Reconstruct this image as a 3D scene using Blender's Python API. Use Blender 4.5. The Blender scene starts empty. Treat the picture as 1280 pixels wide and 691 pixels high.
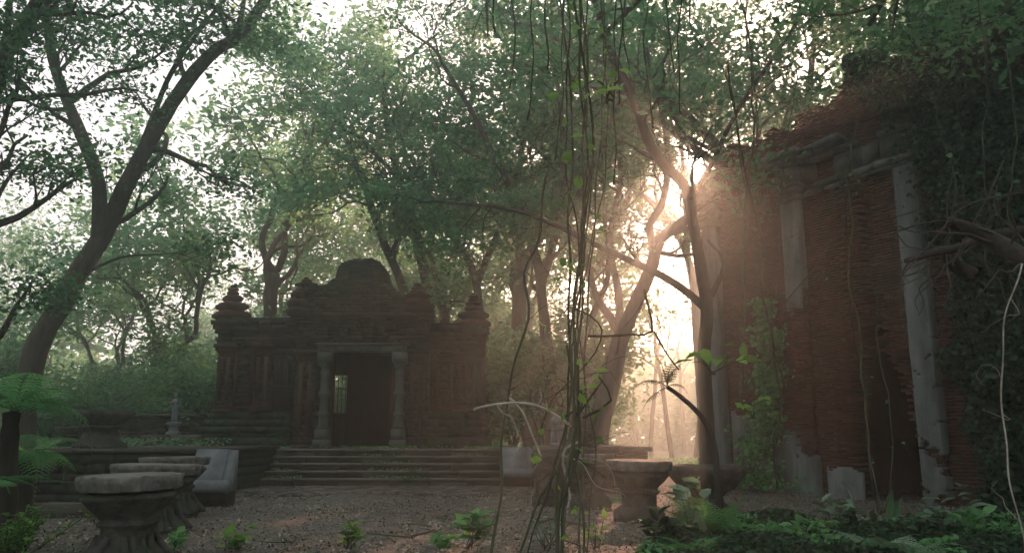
import bpy, math, random
import numpy as np
from mathutils import Vector

# ------------------------------------------------------------------ camera, sky, sun, exposure
SC = bpy.context.scene
COL = SC.collection
F, CH = 1005.0, 1.35                      # focal length in photo pixels, eye height
TH = math.atan(200 / 1005.0); CT, ST = math.cos(TH), math.sin(TH)
cam = bpy.data.cameras.new('camera'); cam_o = bpy.data.objects.new('camera', cam); COL.objects.link(cam_o)
cam.sensor_width = 36; cam.lens = 36 * F / 1280; cam.clip_start = .05; cam.clip_end = 600
cam_o.location = (0, 0, CH); cam_o.rotation_euler = (math.pi / 2 + TH, 0, 0)
SC.camera = cam_o

AZ, EL = math.radians(13.3), math.radians(19.2)
SUN = Vector((math.sin(AZ) * math.cos(EL), math.cos(AZ) * math.cos(EL), math.sin(EL)))
world = bpy.data.worlds.new('World'); SC.world = world; world.use_nodes = True
nt = world.node_tree; nt.nodes.clear()
wo = nt.nodes.new('ShaderNodeOutputWorld'); bg = nt.nodes.new('ShaderNodeBackground')
sky = nt.nodes.new('ShaderNodeTexSky'); sky.sky_type = 'NISHITA'; sky.sun_disc = False
sky.sun_elevation = EL; sky.sun_rotation = AZ; sky.dust_density = 4; sky.air_density = 1.2; sky.altitude = 50
hsv = nt.nodes.new('ShaderNodeHueSaturation'); hsv.inputs['Saturation'].default_value = .25
mixw = nt.nodes.new('ShaderNodeMix'); mixw.data_type = 'RGBA'; mixw.inputs[0].default_value = .9
mixw.inputs['B'].default_value = (4.15, 4.1, 4.5, 1)          # thin high mist over the whole sky
tc = nt.nodes.new('ShaderNodeTexCoord')
dot = nt.nodes.new('ShaderNodeVectorMath'); dot.operation = 'DOT_PRODUCT'; dot.inputs[1].default_value = SUN
nrm = nt.nodes.new('ShaderNodeVectorMath'); nrm.operation = 'NORMALIZE'
pw = nt.nodes.new('ShaderNodeMath'); pw.operation = 'POWER'; pw.inputs[1].default_value = 1600
gt = nt.nodes.new('ShaderNodeMath'); gt.operation = 'GREATER_THAN'; gt.inputs[1].default_value = math.cos(math.radians(.8))
m1 = nt.nodes.new('ShaderNodeMath'); m1.operation = 'MULTIPLY'; m1.inputs[1].default_value = 500
m2 = nt.nodes.new('ShaderNodeMath'); m2.operation = 'MULTIPLY_ADD'; m2.inputs[1].default_value = 40
mx = nt.nodes.new('ShaderNodeMath'); mx.operation = 'MAXIMUM'; mx.inputs[1].default_value = 0
vs = nt.nodes.new('ShaderNodeVectorMath'); vs.operation = 'SCALE'; vs.inputs[0].default_value = (1, .72, .48)
va = nt.nodes.new('ShaderNodeVectorMath'); va.operation = 'ADD'
L = nt.links.new
L(tc.outputs['Generated'], nrm.inputs[0]); L(nrm.outputs[0], dot.inputs[0]); L(dot.outputs['Value'], gt.inputs[0])
L(dot.outputs['Value'], mx.inputs[0]); L(mx.outputs[0], pw.inputs[0]); L(gt.outputs[0], m1.inputs[0])
L(pw.outputs[0], m2.inputs[0]); L(m1.outputs[0], m2.inputs[2]); L(m2.outputs[0], vs.inputs['Scale'])
L(sky.outputs[0], hsv.inputs['Color']); L(hsv.outputs[0], mixw.inputs['A']); L(mixw.outputs['Result'], va.inputs[0])
L(vs.outputs[0], va.inputs[1]); L(va.outputs[0], bg.inputs[0]); L(bg.outputs[0], wo.inputs[0])
bg.inputs[1].default_value = .12
sun = bpy.data.lights.new('sun', 'SUN'); sun.energy = 5; sun.angle = math.radians(.5); sun.color = (1, .5, .33)
sun_o = bpy.data.objects.new('sun', sun); COL.objects.link(sun_o)
sun_o.location = SUN * 60; sun_o.rotation_euler = SUN.to_track_quat('Z', 'Y').to_euler()
vw = SC.view_settings
SC.display_settings.display_device = 'sRGB'; vw.view_transform = 'Standard'; vw.look = 'None'; vw.gamma = 1
vw.use_curve_mapping = False; vw.exposure = 1.28
cy = SC.cycles
cy.use_denoising = True; cy.max_bounces = 9; cy.diffuse_bounces = 7; cy.glossy_bounces = 2; cy.transmission_bounces = 5
cy.volume_bounces = 1; cy.transparent_max_bounces = 8; cy.sample_clamp_indirect = 4; cy.caustics_reflective = False
cy.caustics_refractive = False; cy.adaptive_threshold = .02

# ------------------------------------------------------------------ helpers
R = random.Random(7)
def at(px, py, Y):                        # world point seen at a photo pixel, Y metres ahead
    u, v = px - 640, 345.5 - py
    k = Y / (F * CT - v * ST)
    return np.array([u * k, Y, CH + (v * CT + F * ST) * k])
def gd(px, py, z=0.0):
    u, v = px - 640, 345.5 - py
    dy, dz = F * CT - v * ST, v * CT + F * ST
    k = (z - CH) / dz
    return np.array([u * k, dy * k, z])

def n3(p, s=1.0, seed=0.0):               # cheap smooth pseudo-noise, -1..1, arrays
    x, y, z = p[..., 0] * s + seed, p[..., 1] * s - seed * 1.7, p[..., 2] * s + seed * .6
    return (np.sin(x * 1.7 + 1.3 * np.sin(y * 1.9 + z)) + np.sin(y * 2.3 + 1.1 * np.sin(z * 1.6 - x)) +
            np.sin(z * 2.1 + 1.2 * np.sin(x * 1.4 + y * .7)) + .5 * np.sin(x * 4.3 + y * 3.7 + z * 5.1)) / 3.5

class MB:
    def __init__(s, tf=None): s.v = []; s.q = []; s.t = []; s.ti = []; s.n = 0; s.tf = tf
    def add(s, v, q=None, t=None, tint=.5):
        v = np.asarray(v, float).reshape(-1, 3)
        if s.tf is not None: v = s.tf(v)
        s.v.append(v)
        if q is not None and len(q): s.q.append(np.asarray(q, np.int64).reshape(-1, 4) + s.n)
        if t is not None and len(t): s.t.append(np.asarray(t, np.int64).reshape(-1, 3) + s.n)
        s.ti.append(np.broadcast_to(np.asarray(tint, float), (len(v),))); s.n += len(v)
    def box(s, x0, x1, y0, y1, z0, z1, j=0.0, tint=None):
        v = np.array([[x, y, z] for z in (z0, z1) for y in (y0, y1) for x in (x0, x1)], float)
        if j: v += np.array([[R.uniform(-j, j) for _ in range(3)] for _ in range(8)])
        s.add(v, [[0, 2, 3, 1], [4, 5, 7, 6], [0, 1, 5, 4], [2, 6, 7, 3], [0, 4, 6, 2], [1, 3, 7, 5]],
              tint=R.random() if tint is None else tint)
    def tube(s, P, r, n=6, tint=.5, cap=True):
        P = np.asarray(P, float); m = len(P); r = np.broadcast_to(np.asarray(r, float), (m,))
        T = np.gradient(P, axis=0); T /= np.linalg.norm(T, axis=1)[:, None] + 1e-9
        a = np.array([1., 0, 0]) if abs(T[0][0]) < .8 else np.array([0, 1., 0])
        A = []
        for i in range(m):
            a = a - T[i] * a.dot(T[i]); a /= np.linalg.norm(a) + 1e-9; A.append(a)
        A = np.array(A); B = np.cross(T, A)
        th = np.arange(n) * 2 * math.pi / n
        V = P[:, None] + r[:, None, None] * (np.cos(th)[None, :, None] * A[:, None] + np.sin(th)[None, :, None] * B[:, None])
        i, k = np.meshgrid(np.arange(m - 1), np.arange(n), indexing='ij'); k2 = (k + 1) % n
        q = np.stack([i * n + k, i * n + k2, (i + 1) * n + k2, (i + 1) * n + k], -1).reshape(-1, 4)
        V = V.reshape(-1, 3); t = None
        if cap:
            V = np.vstack([V, P[0] - T[0] * r[0] * .2, P[-1] + T[-1] * r[-1] * .3]); c = m * n
            kk = np.arange(n); k2 = (kk + 1) % n
            t = np.vstack([np.stack([k2, kk, np.full(n, c)], -1), np.stack([(m - 1) * n + kk, (m - 1) * n + k2, np.full(n, c + 1)], -1)])
        s.add(V, q, t, tint)
    def lathe(s, prof, c, n=32, lobes=0, amp=0.0, noise=0.0, chip=None, sq=0.0, tint=.5, rot=0.0):
        # prof: (radius, z, lobe weight); sq: 0 round .. 1 square plan
        th = np.arange(n) * 2 * math.pi / n + rot; V = []
        for pr in prof:
            r, z = pr[0], pr[1]; w = pr[2] if len(pr) > 2 else 0
            rr = r * (1 + w * amp * np.abs(np.cos(th * lobes / 2))) if lobes else np.full(n, float(r))
            if chip is not None and len(pr) > 2 and pr[2] >= .99:
                q_ = np.sin(th * 7 + chip) + np.sin(th * 11 + chip * 2.3) + .6 * np.sin(th * 23 + chip * 5); rr = rr * (1 - .075 * (q_ > 1.0) - .05 * (q_ < -1.3) - .03 * (np.sin(th * 5 + z * 40 + chip) > .8))
            if sq: 
                k = 1 / np.maximum(np.abs(np.cos(th - rot)), np.abs(np.sin(th - rot))); rr = rr * (1 + sq * (k - 1))
            V.append(np.stack([np.cos(th) * rr, np.sin(th) * rr, np.full(n, z)], -1))
        V = np.array(V); m = len(prof)
        if noise:
            nn = n3(V, 5, c[0]) + .5 * n3(V, 13, c[1]); d = V.copy(); d[..., 2] = 0
            d /= np.linalg.norm(d, axis=-1)[..., None] + 1e-9
            V = V + d * (nn * noise)[..., None]; V[..., 2] += noise * .5 * n3(V, 7, c[0] + 3)
        V = V.reshape(-1, 3) + np.array(c)
        i, k = np.meshgrid(np.arange(m - 1), np.arange(n), indexing='ij'); k2 = (k + 1) % n
        q = np.stack([i * n + k, i * n + k2, (i + 1) * n + k2, (i + 1) * n + k], -1).reshape(-1, 4)
        cb, ct_ = V[:n].mean(0), V[-n:].mean(0); V = np.vstack([V, cb, ct_]); kk = np.arange(n); k2 = (kk + 1) % n
        t = np.vstack([np.stack([k2, kk, np.full(n, m * n)], -1), np.stack([(m - 1) * n + kk, (m - 1) * n + k2, np.full(n, m * n + 1)], -1)])
        s.add(V, q, t, tint)
    def leaves(s, P, size, rng, up=.0, nrm_=None, asp=.5, fold=False, tint=None, dirs=None, flat=.6):
        # P: centres; one pointed leaf each
        P = np.asarray(P, float); n = len(P)
        if n == 0: return
        size = np.broadcast_to(size, (n,)) * rng.uniform(.65, 1.3, n)
        a = rng.normal(size=(n, 3)) if dirs is None else np.asarray(dirs, float) + rng.normal(size=(n, 3)) * .35
        a[:, 2] = a[:, 2] * .5 - up; a /= np.linalg.norm(a, axis=1)[:, None]
        w = rng.normal(size=(n, 3)) * (1 - flat)
        if nrm_ is None: w[:, 2] += 1 * flat + .15
        else: w += np.asarray(nrm_)
        b = np.cross(a, w); b /= np.linalg.norm(b, axis=1)[:, None] + 1e-9
        nr = np.cross(b, a)
        la = a * size[:, None]; lb = b * (size * asp * .5)[:, None]
        tn = rng.random(n) if tint is None else np.clip(np.broadcast_to(tint, (n,)) + rng.normal(size=n) * .12, 0, 1)
        if not fold:
            V = np.stack([P - la * .5, P - la * .05 + lb, P + la * .5, P - la * .05 - lb], 1).reshape(-1, 3)
            i = np.arange(n)[:, None] * 4; s.add(V, i + np.arange(4)[None], tint=np.repeat(tn, 4))
        else:
            up_ = nr * (size * asp * .14)[:, None]
            V = np.stack([P - la * .5, P - la * .22 + lb * .9 + up_, P + la * .12 + lb * .85 + up_, P + la * .5 - up_ * 1.2,
                          P + la * .12 - lb * .85 + up_, P - la * .22 - lb * .9 + up_, P], 1).reshape(-1, 3)
            i = np.arange(n)[:, None] * 7
            q = np.vstack([i + np.array([[0, 6, 2, 1]]), i + np.array([[0, 5, 4, 6]])])
            t = np.vstack([i + np.array([[6, 3, 2]]), i + np.array([[6, 4, 3]])])
            s.add(V, q, t, tint=np.repeat(tn, 7))
    def build(s, name, mat, parent=None, origin=None, smooth=False):
        V = np.concatenate(s.v) if s.v else np.zeros((0, 3))
        off = np.zeros(3)
        if parent is not None:
            p = parent
            while p is not None: off += np.array(p.location); p = p.parent
        elif origin is not None: off = np.array(origin, float)
        V = V - off
        q = np.concatenate(s.q) if s.q else np.zeros((0, 4), np.int64); t = np.concatenate(s.t) if s.t else np.zeros((0, 3), np.int64)
        me = bpy.data.meshes.new(name); me.vertices.add(len(V)); me.vertices.foreach_set('co', V.astype(np.float32).ravel())
        li = np.concatenate([q.ravel(), t.ravel()]).astype(np.int32)
        me.loops.add(len(li)); me.loops.foreach_set('vertex_index', li)
        st = np.concatenate([np.arange(len(q)) * 4, len(q) * 4 + np.arange(len(t)) * 3]).astype(np.int32)
        me.polygons.add(len(st)); me.polygons.foreach_set('loop_start', st)
        if smooth: me.polygons.foreach_set('use_smooth', np.ones(len(st), bool))
        at_ = me.attributes.new('tint', 'FLOAT', 'POINT'); at_.data.foreach_set('value', np.concatenate(s.ti).astype(np.float32))
        me.update(calc_edges=True); me.materials.append(mat)
        o = bpy.data.objects.new(name, me); COL.objects.link(o)
        if parent is not None: o.parent = parent
        elif origin is not None: o.location = off
        return o

def tag(o, label=None, cat=None, group=None, kind=None):
    if label: o['label'] = label
    if cat: o['category'] = cat
    if group: o['group'] = group
    if kind: o['kind'] = kind
    return o
def thing(name, loc, label, cat, group=None):
    o = bpy.data.objects.new(name, None); COL.objects.link(o); o.location = [float(x) for x in loc]; o.empty_display_size = .3
    return tag(o, label, cat, group)
KIDS = {}
def copy_tree(root, loc, rz=0, sc=1, label=None, group=None):
    r = root.copy(); COL.objects.link(r); r.location = loc; r.rotation_euler = (0, 0, rz)
    r.scale = (sc, sc, sc) if not isinstance(sc, tuple) else sc
    if label: r['label'] = label
    if group: r['group'] = group
    for ch in list(root.children):
        c = ch.copy(); COL.objects.link(c); c.parent = r
        for g in ch.children:
            d = g.copy(); COL.objects.link(d); d.parent = c
    return r
def spline(P, step=.25):
    P = np.asarray(P, float)
    if len(P) == 2: P = np.vstack([P[0], P.mean(0), P[1]])
    Q = np.vstack([2 * P[0] - P[1], P, 2 * P[-1] - P[-2]]); out = []
    for i in range(1, len(Q) - 2):
        a, b, c, d = Q[i - 1], Q[i], Q[i + 1], Q[i + 2]
        n = max(2, int(np.linalg.norm(c - b) / step))
        for t in np.arange(n) / n:
            out.append(.5 * (2 * b + (c - a) * t + (2 * a - 5 * b + 4 * c - d) * t * t + (3 * b - a - 3 * c + d) * t ** 3))
    out.append(P[-1]); return np.array(out)

# ------------------------------------------------------------------ materials
def mat(name, cols, scale=3.0, rough=.9, bump=.3, bscale=None, moss=None, moss_amt=.5, tint_amt=.5, kind='noise', spec=.25, detail=8, bdist=.02, mscale=None, streak=False):
    m = bpy.data.materials.new(name); m.use_nodes = True; t = m.node_tree; t.nodes.clear(); N = t.nodes.new; K = t.links.new
    out = N('ShaderNodeOutputMaterial'); b = N('ShaderNodeBsdfPrincipled'); K(b.outputs[0], out.inputs[0])
    b.inputs['Roughness'].default_value = rough; b.inputs['Specular IOR Level'].default_value = spec
    c = N('ShaderNodeTexCoord'); no = N('ShaderNodeTexNoise'); no.inputs['Scale'].default_value = scale; no.inputs['Detail'].default_value = detail
    no.inputs['Roughness'].default_value = .65; K(c.outputs['Object'], no.inputs['Vector'])
    if streak:
        mp = N('ShaderNodeMapping'); mp.inputs['Scale'].default_value = (1, 1, .22); K(c.outputs['Object'], mp.inputs['Vector']); K(mp.outputs[0], no.inputs['Vector'])
    at_ = N('ShaderNodeAttribute'); at_.attribute_name = 'tint'
    mm = N('ShaderNodeMath'); mm.operation = 'MULTIPLY_ADD'; mm.inputs[1].default_value = tint_amt; K(at_.outputs['Fac'], mm.inputs[0])
    sb = N('ShaderNodeMath'); sb.operation = 'MULTIPLY_ADD'; sb.inputs[1].default_value = 2.2 - tint_amt; sb.inputs[2].default_value = -.6 + 0 * tint_amt
    K(no.outputs['Fac'], sb.inputs[0]); K(sb.outputs[0], mm.inputs[2])
    cr = N('ShaderNodeValToRGB'); K(mm.outputs[0], cr.inputs[0])
    while len(cr.color_ramp.elements) < len(cols): cr.color_ramp.elements.new(.5)
    for i, (e, cc) in enumerate(zip(cr.color_ramp.elements, cols)): e.position = i / (len(cols) - 1); e.color = (*cc, 1)
    col = cr.outputs[0]
    if moss is not None:
        n2 = N('ShaderNodeTexNoise'); n2.inputs['Scale'].default_value = mscale or scale * .5; n2.inputs['Detail'].default_value = 10; n2.inputs['Roughness'].default_value = .7
        K(c.outputs['Object'], n2.inputs['Vector'])
        ge = N('ShaderNodeNewGeometry'); sx = N('ShaderNodeSeparateXYZ'); K(ge.outputs['Normal'], sx.inputs[0])
        ad = N('ShaderNodeMath'); ad.operation = 'MULTIPLY_ADD'; ad.inputs[1].default_value = .12; K(sx.outputs['Z'], ad.inputs[0]); K(n2.outputs['Fac'], ad.inputs[2])
        mr = N('ShaderNodeMapRange'); mr.inputs['From Min'].default_value = .68 - moss_amt * .3; mr.inputs['From Max'].default_value = .8 - moss_amt * .3; K(ad.outputs[0], mr.inputs['Value'])
        mi = N('ShaderNodeMix'); mi.data_type = 'RGBA'; K(mr.outputs[0], mi.inputs[0]); K(col, mi.inputs['A']); mi.inputs['B'].default_value = (*moss, 1); col = mi.outputs['Result']
    K(col, b.inputs['Base Color'])
    if bump:
        n4 = N('ShaderNodeTexNoise') if kind == 'noise' else N('ShaderNodeTexVoronoi')
        n4.inputs['Scale'].default_value = bscale or scale * 4
        if kind == 'noise': n4.inputs['Detail'].default_value = 8; n4.inputs['Roughness'].default_value = .7
        K(c.outputs['Object'], n4.inputs['Vector'])
        if streak: K(mp.outputs[0], n4.inputs['Vector'])
        bu = N('ShaderNodeBump'); bu.inputs['Strength'].default_value = bump; bu.inputs['Distance'].default_value = bdist
        K(n4.outputs[0], bu.inputs['Height']); K(bu.outputs[0], b.inputs['Normal'])
    return m
def leafmat(name, cols, trans=.35, gloss=.08):
    m = bpy.data.materials.new(name); m.use_nodes = True; t = m.node_tree; t.nodes.clear(); N = t.nodes.new; K = t.links.new
    out = N('ShaderNodeOutputMaterial'); at_ = N('ShaderNodeAttribute'); at_.attribute_name = 'tint'
    oi = N('ShaderNodeObjectInfo'); ma = N('ShaderNodeMath'); ma.operation = 'MULTIPLY_ADD'; ma.inputs[1].default_value = .25; K(oi.outputs['Random'], ma.inputs[0])
    K(at_.outputs['Fac'], ma.inputs[2]); ms = N('ShaderNodeMath'); ms.operation = 'SUBTRACT'; ms.inputs[1].default_value = .12; K(ma.outputs[0], ms.inputs[0])
    cr = N('ShaderNodeValToRGB'); K(ms.outputs[0], cr.inputs[0])
    while len(cr.color_ramp.elements) < len(cols): cr.color_ramp.elements.new(.5)
    for i, (e, cc) in enumerate(zip(cr.color_ramp.elements, cols)): e.position = i / (len(cols) - 1); e.color = (*cc, 1)
    d = N('ShaderNodeBsdfDiffuse'); tr = N('ShaderNodeBsdfTranslucent'); g = N('ShaderNodeBsdfGlossy'); g.inputs['Roughness'].default_value = .45
    mi = N('ShaderNodeMixShader'); mi.inputs[0].default_value = trans; m3 = N('ShaderNodeMixShader'); m3.inputs[0].default_value = gloss * .5
    K(cr.outputs[0], d.inputs[0]); hs = N('ShaderNodeHueSaturation'); hs.inputs['Hue'].default_value = .485; hs.inputs['Value'].default_value = 2.0
    K(cr.outputs[0], hs.inputs['Color']); K(hs.outputs[0], tr.inputs[0]); K(d.outputs[0], mi.inputs[1]); K(tr.outputs[0], mi.inputs[2])
    K(mi.outputs[0], m3.inputs[1]); K(g.outputs[0], m3.inputs[2]); g.inputs[0].default_value = (.5, .6, .5, 1); K(m3.outputs[0], out.inputs[0])
    return m
M = {}
M['bark'] = mat('bark', [(.035, .028, .022), (.07, .058, .045), (.12, .105, .085)], 5, bump=.9, bscale=9, moss=(.035, .06, .025), moss_amt=.35, tint_amt=.2, bdist=.04, streak=True)
M['bark_dark'] = mat('bark_dark', [(.018, .014, .012), (.04, .032, .026), (.07, .06, .05)], 5, bump=.9, bscale=9, tint_amt=.2, moss=(.02, .035, .015), moss_amt=.3, bdist=.03, streak=True)
M['vine'] = mat('vine', [(.025, .03, .017), (.06, .068, .038), (.12, .12, .075)], 14, bump=.5, bscale=60, tint_amt=.9, bdist=.005)
M['dead'] = mat('dead_wood', [(.16, .14, .11), (.36, .33, .27), (.55, .52, .45)], 12, bump=.5, bscale=50, tint_amt=.4, bdist=.004)
M['temple'] = mat('temple_brick', [(.018, .015, .011), (.038, .028, .019), (.06, .046, .032), (.09, .075, .055)], 2.2, bump=.8, bscale=14, moss=(.035, .05, .025), moss_amt=.55, tint_amt=.8, bdist=.04)
M['temple_red'] = mat('temple_red_brick', [(.03, .016, .011), (.06, .03, .019), (.09, .048, .03)], 2.5, bump=.7, bscale=14, moss=(.04, .05, .028), moss_amt=.3, tint_amt=.8, bdist=.03)
M['plinth'] = mat('mossy_plinth_stone', [(.015, .013, .011), (.035, .03, .024), (.065, .055, .043)], 2.5, bump=.9, bscale=12, moss=(.03, .055, .02), moss_amt=.7, tint_amt=.7, bdist=.04)
M['pale'] = mat('pale_stone', [(.04, .048, .04), (.08, .092, .077), (.13, .145, .12)], 4, bump=.6, bscale=20, moss=(.06, .08, .045), moss_amt=.45, tint_amt=.4, bdist=.02)
M['slab'] = mat('grey_slab_stone', [(.08, .09, .095), (.16, .175, .18), (.25, .27, .27)], 3, bump=.4, bscale=18, moss=(.05, .065, .045), moss_amt=.25, tint_amt=.3, bdist=.015)
M['stone'] = mat('weathered_stone', [(.02, .019, .017), (.05, .048, .042), (.10, .095, .085), (.2, .19, .175)], 5, bump=1, bscale=22, moss=(.035, .05, .025), moss_amt=.42, tint_amt=.3, bdist=.03)
M['top'] = mat('table_top_stone', [(.06, .06, .053), (.16, .158, .143), (.30, .295, .27)], 6, bump=.7, bscale=26, moss=(.10, .11, .07), moss_amt=.25, tint_amt=.3, bdist=.02)  # lighter than the pedestal stone, for the sky light that tops catch
M['step'] = mat('stair_stone', [(.04, .036, .03), (.09, .08, .065), (.16, .145, .12)], 2.5, bump=.8, bscale=16, moss=(.035, .055, .02), moss_amt=.35, tint_amt=.8, bdist=.02)
M['brick'] = mat('ruin_red_brick', [(.032, .015, .011), (.075, .027, .018), (.11, .038, .025), (.13, .062, .045)], 3, bump=.7, bscale=30, moss=(.045, .04, .03), moss_amt=.45, tint_amt=.5, bdist=.02, mscale=.7)
M['plaster'] = mat('old_grey_plaster', [(.04, .045, .042), (.10, .11, .105), (.18, .195, .19), (.28, .30, .29)], 1.6, bump=.5, bscale=16, moss=(.07, .08, .055), moss_amt=.42, tint_amt=.2, bdist=.02, mscale=1.3, streak=True)
M['mortar'] = mat('lime_mortar', [(.05, .045, .04), (.10, .09, .08), (.15, .14, .125)], 4, bump=.5, bscale=30, moss=(.04, .045, .03), moss_amt=.4, tint_amt=.2)
M['cornice'] = mat('mossy_cornice_plaster', [(.03, .03, .026), (.075, .075, .066), (.13, .135, .12), (.21, .215, .2)], 2.2, bump=.9, bscale=14, moss=(.05, .05, .03), moss_amt=.5, tint_amt=.7, bdist=.04, mscale=2)
M['ground'] = mat('leaf_strewn_earth', [(.042, .04, .032), (.09, .085, .068), (.16, .15, .125), (.24, .23, .19)], 7, bump=1, bscale=24, moss=(.04, .055, .025), moss_amt=.12, tint_amt=0, bdist=.03, mscale=.25)
M['pave'] = mat('paving_brick', [(.06, .052, .042), (.13, .11, .09), (.20, .175, .15)], 3, bump=.5, bscale=20, moss=(.04, .05, .03), moss_amt=.3, tint_amt=1.0, bdist=.01)
M['litter'] = mat('dry_leaves', [(.035, .03, .022), (.11, .096, .07), (.21, .19, .145), (.36, .33, .26)], 2, bump=0, tint_amt=1.8, rough=.8)
M['iron'] = mat('rusty_iron', [(.02, .018, .016), (.05, .04, .035)], 8, bump=.3, tint_amt=.1)
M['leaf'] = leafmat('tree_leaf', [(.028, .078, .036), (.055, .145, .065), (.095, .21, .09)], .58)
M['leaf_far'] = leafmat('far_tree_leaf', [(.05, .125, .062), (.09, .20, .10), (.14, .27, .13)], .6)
M['leaf_dark'] = leafmat('ivy_leaf', [(.008, .022, .011), (.018, .05, .024), (.035, .09, .04)], .2)
M['leaf_fern'] = leafmat('fern_leaf', [(.045, .14, .05), (.085, .24, .085), (.14, .34, .12)], .4)
M['leaf_bright'] = leafmat('young_leaf', [(.04, .12, .025), (.08, .20, .04), (.13, .29, .06)], .5)
M['leaf_pale'] = leafmat('pale_broad_leaf', [(.07, .13, .08), (.13, .22, .14), (.2, .3, .2)], .25, .3)
M['leaf_olive'] = leafmat('olive_leaf', [(.045, .06, .015), (.09, .11, .03), (.16, .18, .05)], .4)

# ------------------------------------------------------------------ ground and paving
def ground():
    xs = np.concatenate([np.linspace(-130, -16, 24), np.linspace(-15, 15, 101), np.linspace(16, 130, 24)])
    ys = np.concatenate([np.linspace(-60, 1, 16), np.linspace(1.5, 32, 110), np.linspace(33, 200, 40)])
    X, Y = np.meshgrid(xs, ys, indexing='ij'); P = np.stack([X, Y, X * 0], -1)
    Z = .025 * n3(P, .9) + .012 * n3(P, 3.1, 2)
    far = np.clip((Y - 34) / 60, 0, 1) + np.clip((np.abs(X) - 16) / 50, 0, 1); Z += far * (.5 + .5 * n3(P, .06, 4))
    Z -= .03
    n, m = X.shape; i, k = np.meshgrid(np.arange(n - 1), np.arange(m - 1), indexing='ij')
    q = np.stack([i * m + k, (i + 1) * m + k, (i + 1) * m + k + 1, i * m + k + 1], -1).reshape(-1, 4)
    b = MB(); b.add(np.stack([X, Y, Z], -1).reshape(-1, 3), q); tag(b.build('ground', M['ground'], smooth=True), kind='structure')
ground()
b = MB()                                                     # brick paving in front of the stairs, laid on the skew
for i in range(40):
    for j in range(16):
        x = -8.6 + i * .245 + (j % 2) * .12; y = 19.0 + j * .255
        if y > 22.85: continue
        if y < 19.8 + .6 * math.sin(x * 1.3) + R.uniform(-.3, .3): continue
        z = .018 + R.uniform(-.008, .008)
        b.box(x, x + .228, y, y + .238, -.08, z, .006)
tag(b.build('paving', M['pave']), kind='structure')
rng = np.random.default_rng(3)
b = MB(); n = 95000                                           # fallen leaves and chips on the courtyard
Y = rng.uniform(5.5, 23, n); X = rng.uniform(-.72, .72, n) * Y
keep = rng.random(n) < np.where((Y > 19.8) & (X < -.5), .1, 1)
P = np.stack([X, Y, np.full(n, .012) + rng.random(n) * .02], -1)[keep]
nz_ = n3(P * np.array([1, .6, 1]), .9, 3) + .5 * n3(P, 2.4, 8); P = P[nz_ > rng.uniform(-1.5, .5, len(P))]; nz_ = n3(P, 1.1, 5)
b.leaves(P, .034 + .03 * (rng.random(len(P)) ** 3) * (1 + nz_), rng, asp=.6, flat=.75, tint=np.clip(.45 + .35 * nz_ + rng.normal(size=len(P)) * .2, 0, 1))

tag(b.build('fallen_leaves', M['litter']), 'brown fallen leaves and wood chips covering the courtyard floor', 'fallen leaves', kind='stuff')

for i in range(14):                                           # dry twigs dropped on the courtyard
    y = rng.uniform(10.5, 20); x = rng.uniform(-.32, .1) * y; a = rng.uniform(0, 6.28); P = [np.array([x, y, .03])]
    for q in range(6): a += rng.normal() * .35; P.append(P[-1] + np.array([math.cos(a), math.sin(a), rng.normal() * .04]) * rng.uniform(.06, .16)); P[-1][2] = abs(P[-1][2]) + .012
    b = MB(); S = spline(P, .05); b.tube(S, np.linspace(.014, .004, len(S)), 5, .6); e = P[3] + np.array([math.cos(a + 1), math.sin(a + 1), .1]) * .25; b.tube([P[3], (P[3] + e) / 2, e], [.008, .006, .003], 4, .6)
    tag(b.build('fallen_twig', M['vine'], origin=P[0]), 'dry brown twig lying on the gravel of the courtyard', 'twig', 'dry twigs on the gravel')

# ------------------------------------------------------------------ masonry helpers
def courses(b, fx0, fx1, y0, y1, z0, z1, ch=.13, bl=.4, j=.012, dj=.02, ends=0.0, skip=None):
    z = z0; k = 0
    while z < z1 - .02:
        h = min(ch * R.uniform(.9, 1.1), z1 - z); zc = z + h / 2
        a = fx0(zc) if callable(fx0) else fx0; c = fx1(zc) if callable(fx1) else fx1
        a += R.uniform(-ends, ends); c += R.uniform(-ends, ends)
        x = a; first = True
        while x < c - .01:
            w = bl * R.uniform(.7, 1.3) * (.5 if (first and k % 2) else 1); first = False
            x2 = min(x + w, c)
            if c - x2 < bl * .3: x2 = c
            if not (skip and skip((x + x2) / 2, zc)):
                b.box(x + .004, x2 - .004, y0 + R.uniform(-dj, dj), y1, z + .004, z + h - .004, j * .5)
            x = x2
        z += h; k += 1

# ------------------------------------------------------------------ terrace, stairs
TZ = .98
b = MB(); b.box(-8.3, .2, 24.55, 36, -.1, TZ, tint=.5); b.box(-16, -8.3, 24.55, 36, -.1, TZ - .03, tint=.4)
tag(b.build('terrace', M['ground']), kind='structure')
st = thing('stone_stairs', (-4.2, 23.1, 0), 'wide flight of five dark mossy stone steps leading up to the temple door', 'stairs')
for k in range(5):
    b = MB(); x = -8.15
    while x < -.4:
        w = R.uniform(.7, 1.5); x2 = min(x + w, -.35)
        if -.35 - x2 < .3: x2 = -.35
        y0 = 23.1 + k * .36
        b.box(x + .006, x2 - .006, y0 + R.uniform(-.02, .02), 24.56, TZ * k / 5 - (.1 if k == 0 else 0), TZ * (k + 1) / 5 - .006 * (k == 4) + R.uniform(-.008, .004), .008)
        b.box(x + .006, x2 - .006, y0 - .06, y0 + .34, TZ * (k + 1) / 5 - .05, TZ * (k + 1) / 5 + .012, .006, .95 + R.uniform(0, .4))  # tread edges tinted lighter, painting in the sky light they catch
        x = x2
    b.build('step', M['step'], st)

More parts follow.
